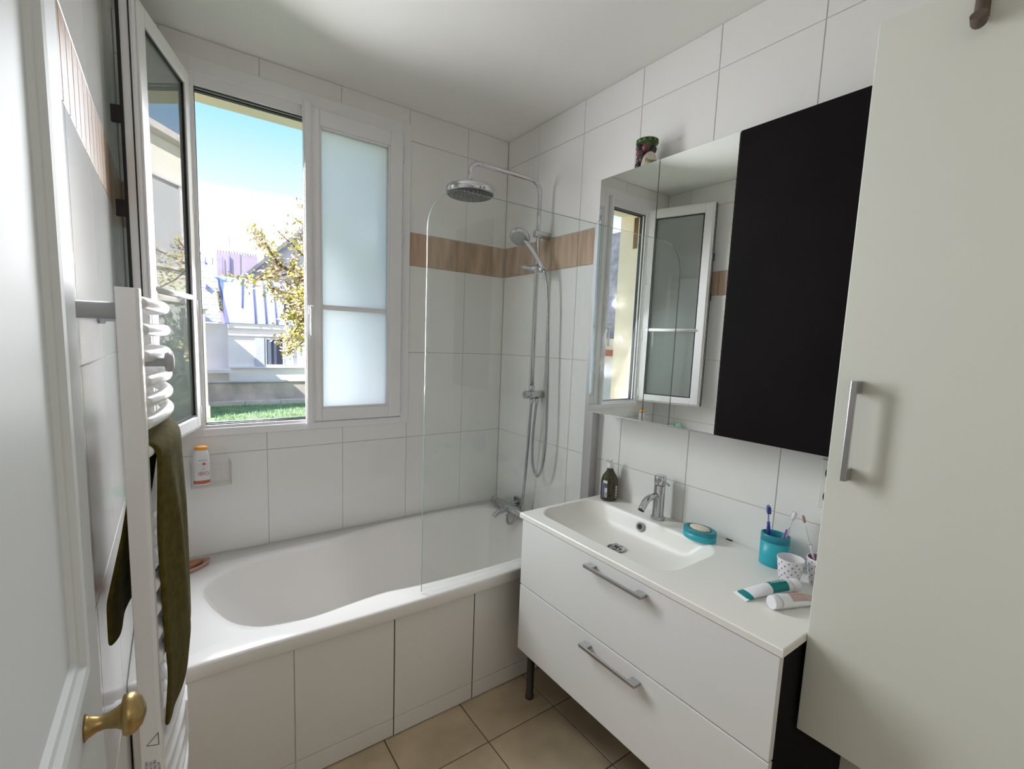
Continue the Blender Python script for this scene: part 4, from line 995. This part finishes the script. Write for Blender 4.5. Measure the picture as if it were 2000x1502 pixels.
for _ in range(1500):
    y = random.gauss(7.4, 1.4); z = GZ+abs(random.gauss(0, .9)); x = random.uniform(3.88, 4.13)
    d1 = Vector((random.uniform(-1, 1), random.uniform(-1, 1), random.uniform(-1, 1))).normalized()*.06; d2 = d1.orthogonal().normalized()*.04
    p = Vector((x, y, z)); iv.faces.new([iv.verts.new(q) for q in (p-d1, p+d2, p+d1, p-d2)])
tag(obj('ivy', iv, IVYM, kind='stuff'), 'loose ivy climbing the foot of the cream facade', 'ivy')
wg.location.x += .9; bpy.data.objects['ivy'].location.x += .9
# neighbour on the left, seen only in the mirror
nb = thing('slate_neighbour', 'beige house with a purple slate roof left of the lawn', 'house', (-7, 6, GZ))
obj('wall', box((-9.5, 2.2, GZ), (-6.4, 9.5, 1.75)), OPINK, nb)
obj('brick_band', box((-6.4, 2.2, 1.28), (-6.37, 9.5, 1.42)), REDB, nb)
obj('roof', (lambda b: (sheet(b, (-6.2, 2.0, 1.70), (-6.2, 9.7, 1.70), (-7.6, 9.7, 4.2), (-7.6, 2.0, 4.2), .06), b)[-1])(new()), PSLATE, nb)
obj('gutter', tube(new(), [(-6.16, 2.0, 1.72), (-6.16, 9.7, 1.72)], .07, 10), ROOFD, nb)
obj('chimney', bx(bx(new(), (-8.1, 4.5, 3.6), (-7.5, 5.3, 4.9)), (-8.15, 4.45, 4.9), (-7.45, 5.35, 5.0)), OW, nb)
# blossoming tree in front of the house
def tree(name, label, base, h, spread, seed, n_leaf, n_blos, ls, lm, bm_, levels=4, first=.35, cat='tree', lean=(0, 0), cs=(.62, .8), elm=1.0):
    rnd = random.Random(seed); t = thing(name, label, cat, base); tb = new(); tips = []
    def grow(p, d, L, r, lv):
        q = p+d*L; m = p+d*L*.5+Vector((rnd.uniform(-1, 1), rnd.uniform(-1, 1), rnd.uniform(-.5, .8)))*L*.06
        tube(tb, [p, m, q], [r, r*.85, r*.7], 6 if lv > 1 else 8)
        for f in (.35, .6, .85, 1.0):
            if lv >= 2: tips.append((p+d*L*f, lv))
        if lv >= levels: return
        for k in range(4 if lv else 6):
            a = 2*PI*(k+rnd.random())/(4 if lv else 6); el = rnd.uniform(.35, elm)
            o_ = d.orthogonal().normalized(); s = d.cross(o_); nd = (d*math.cos(el)+(o_*math.cos(a)+s*math.sin(a))*math.sin(el)*spread+Vector((0, 0, .12))).normalized()
            grow(p+d*L*rnd.uniform(.55, 1.0), nd, L*rnd.uniform(*cs), r*.6, lv+1)
    grow(Vector(base), Vector((lean[0], lean[1], 1)).normalized(), h*first, h*.015, 0)
    obj('trunk', tb, BARK, t)
    for nm, n, m, sz in (('leaves', n_leaf, lm, ls), ('blossom', n_blos, bm_, ls*.75)):
        if not n: continue
        b = new()
        for _ in range(n):
            p, lv = tips[rnd.randrange(len(tips))]; p = p+Vector((rnd.gauss(0, 1), rnd.gauss(0, 1), rnd.gauss(0, 1)))*.07
            d1 = Vector((rnd.uniform(-1, 1), rnd.uniform(-1, 1), rnd.uniform(-1, 1))).normalized(); d2 = d1.orthogonal().normalized()*sz*.55; d1 = d1*sz
            b.faces.new([b.verts.new(q) for q in (p-d1, p+d2, p+d1, p-d2)])
        obj(nm, b, m, t, kind='stuff')
    return t
tree('blossom_tree', 'blossoming tree with yellow-green young leaves before the white house', (1.95, 8.2, GZ), 8.0, 1.0, 4, 15000, 24000, .052, LEAFM, BLOSM, first=.20, cs=(.72, .92), elm=1.45)
tree('far_tree', 'yellow-green tree far behind the slate roof', (-1.6, 30, GZ), 8.0, 1.0, 9, 2600, 0, .14, FOLI, FOLI, levels=3)
tree('far_shrub', 'orange-green shrub before the mauve party wall', (.62, 20.4, GZ), 4.4, .8, 12, 1100, 700, .06, FOLI, BLOSM, levels=3, first=.68, cs=(.26, .4))
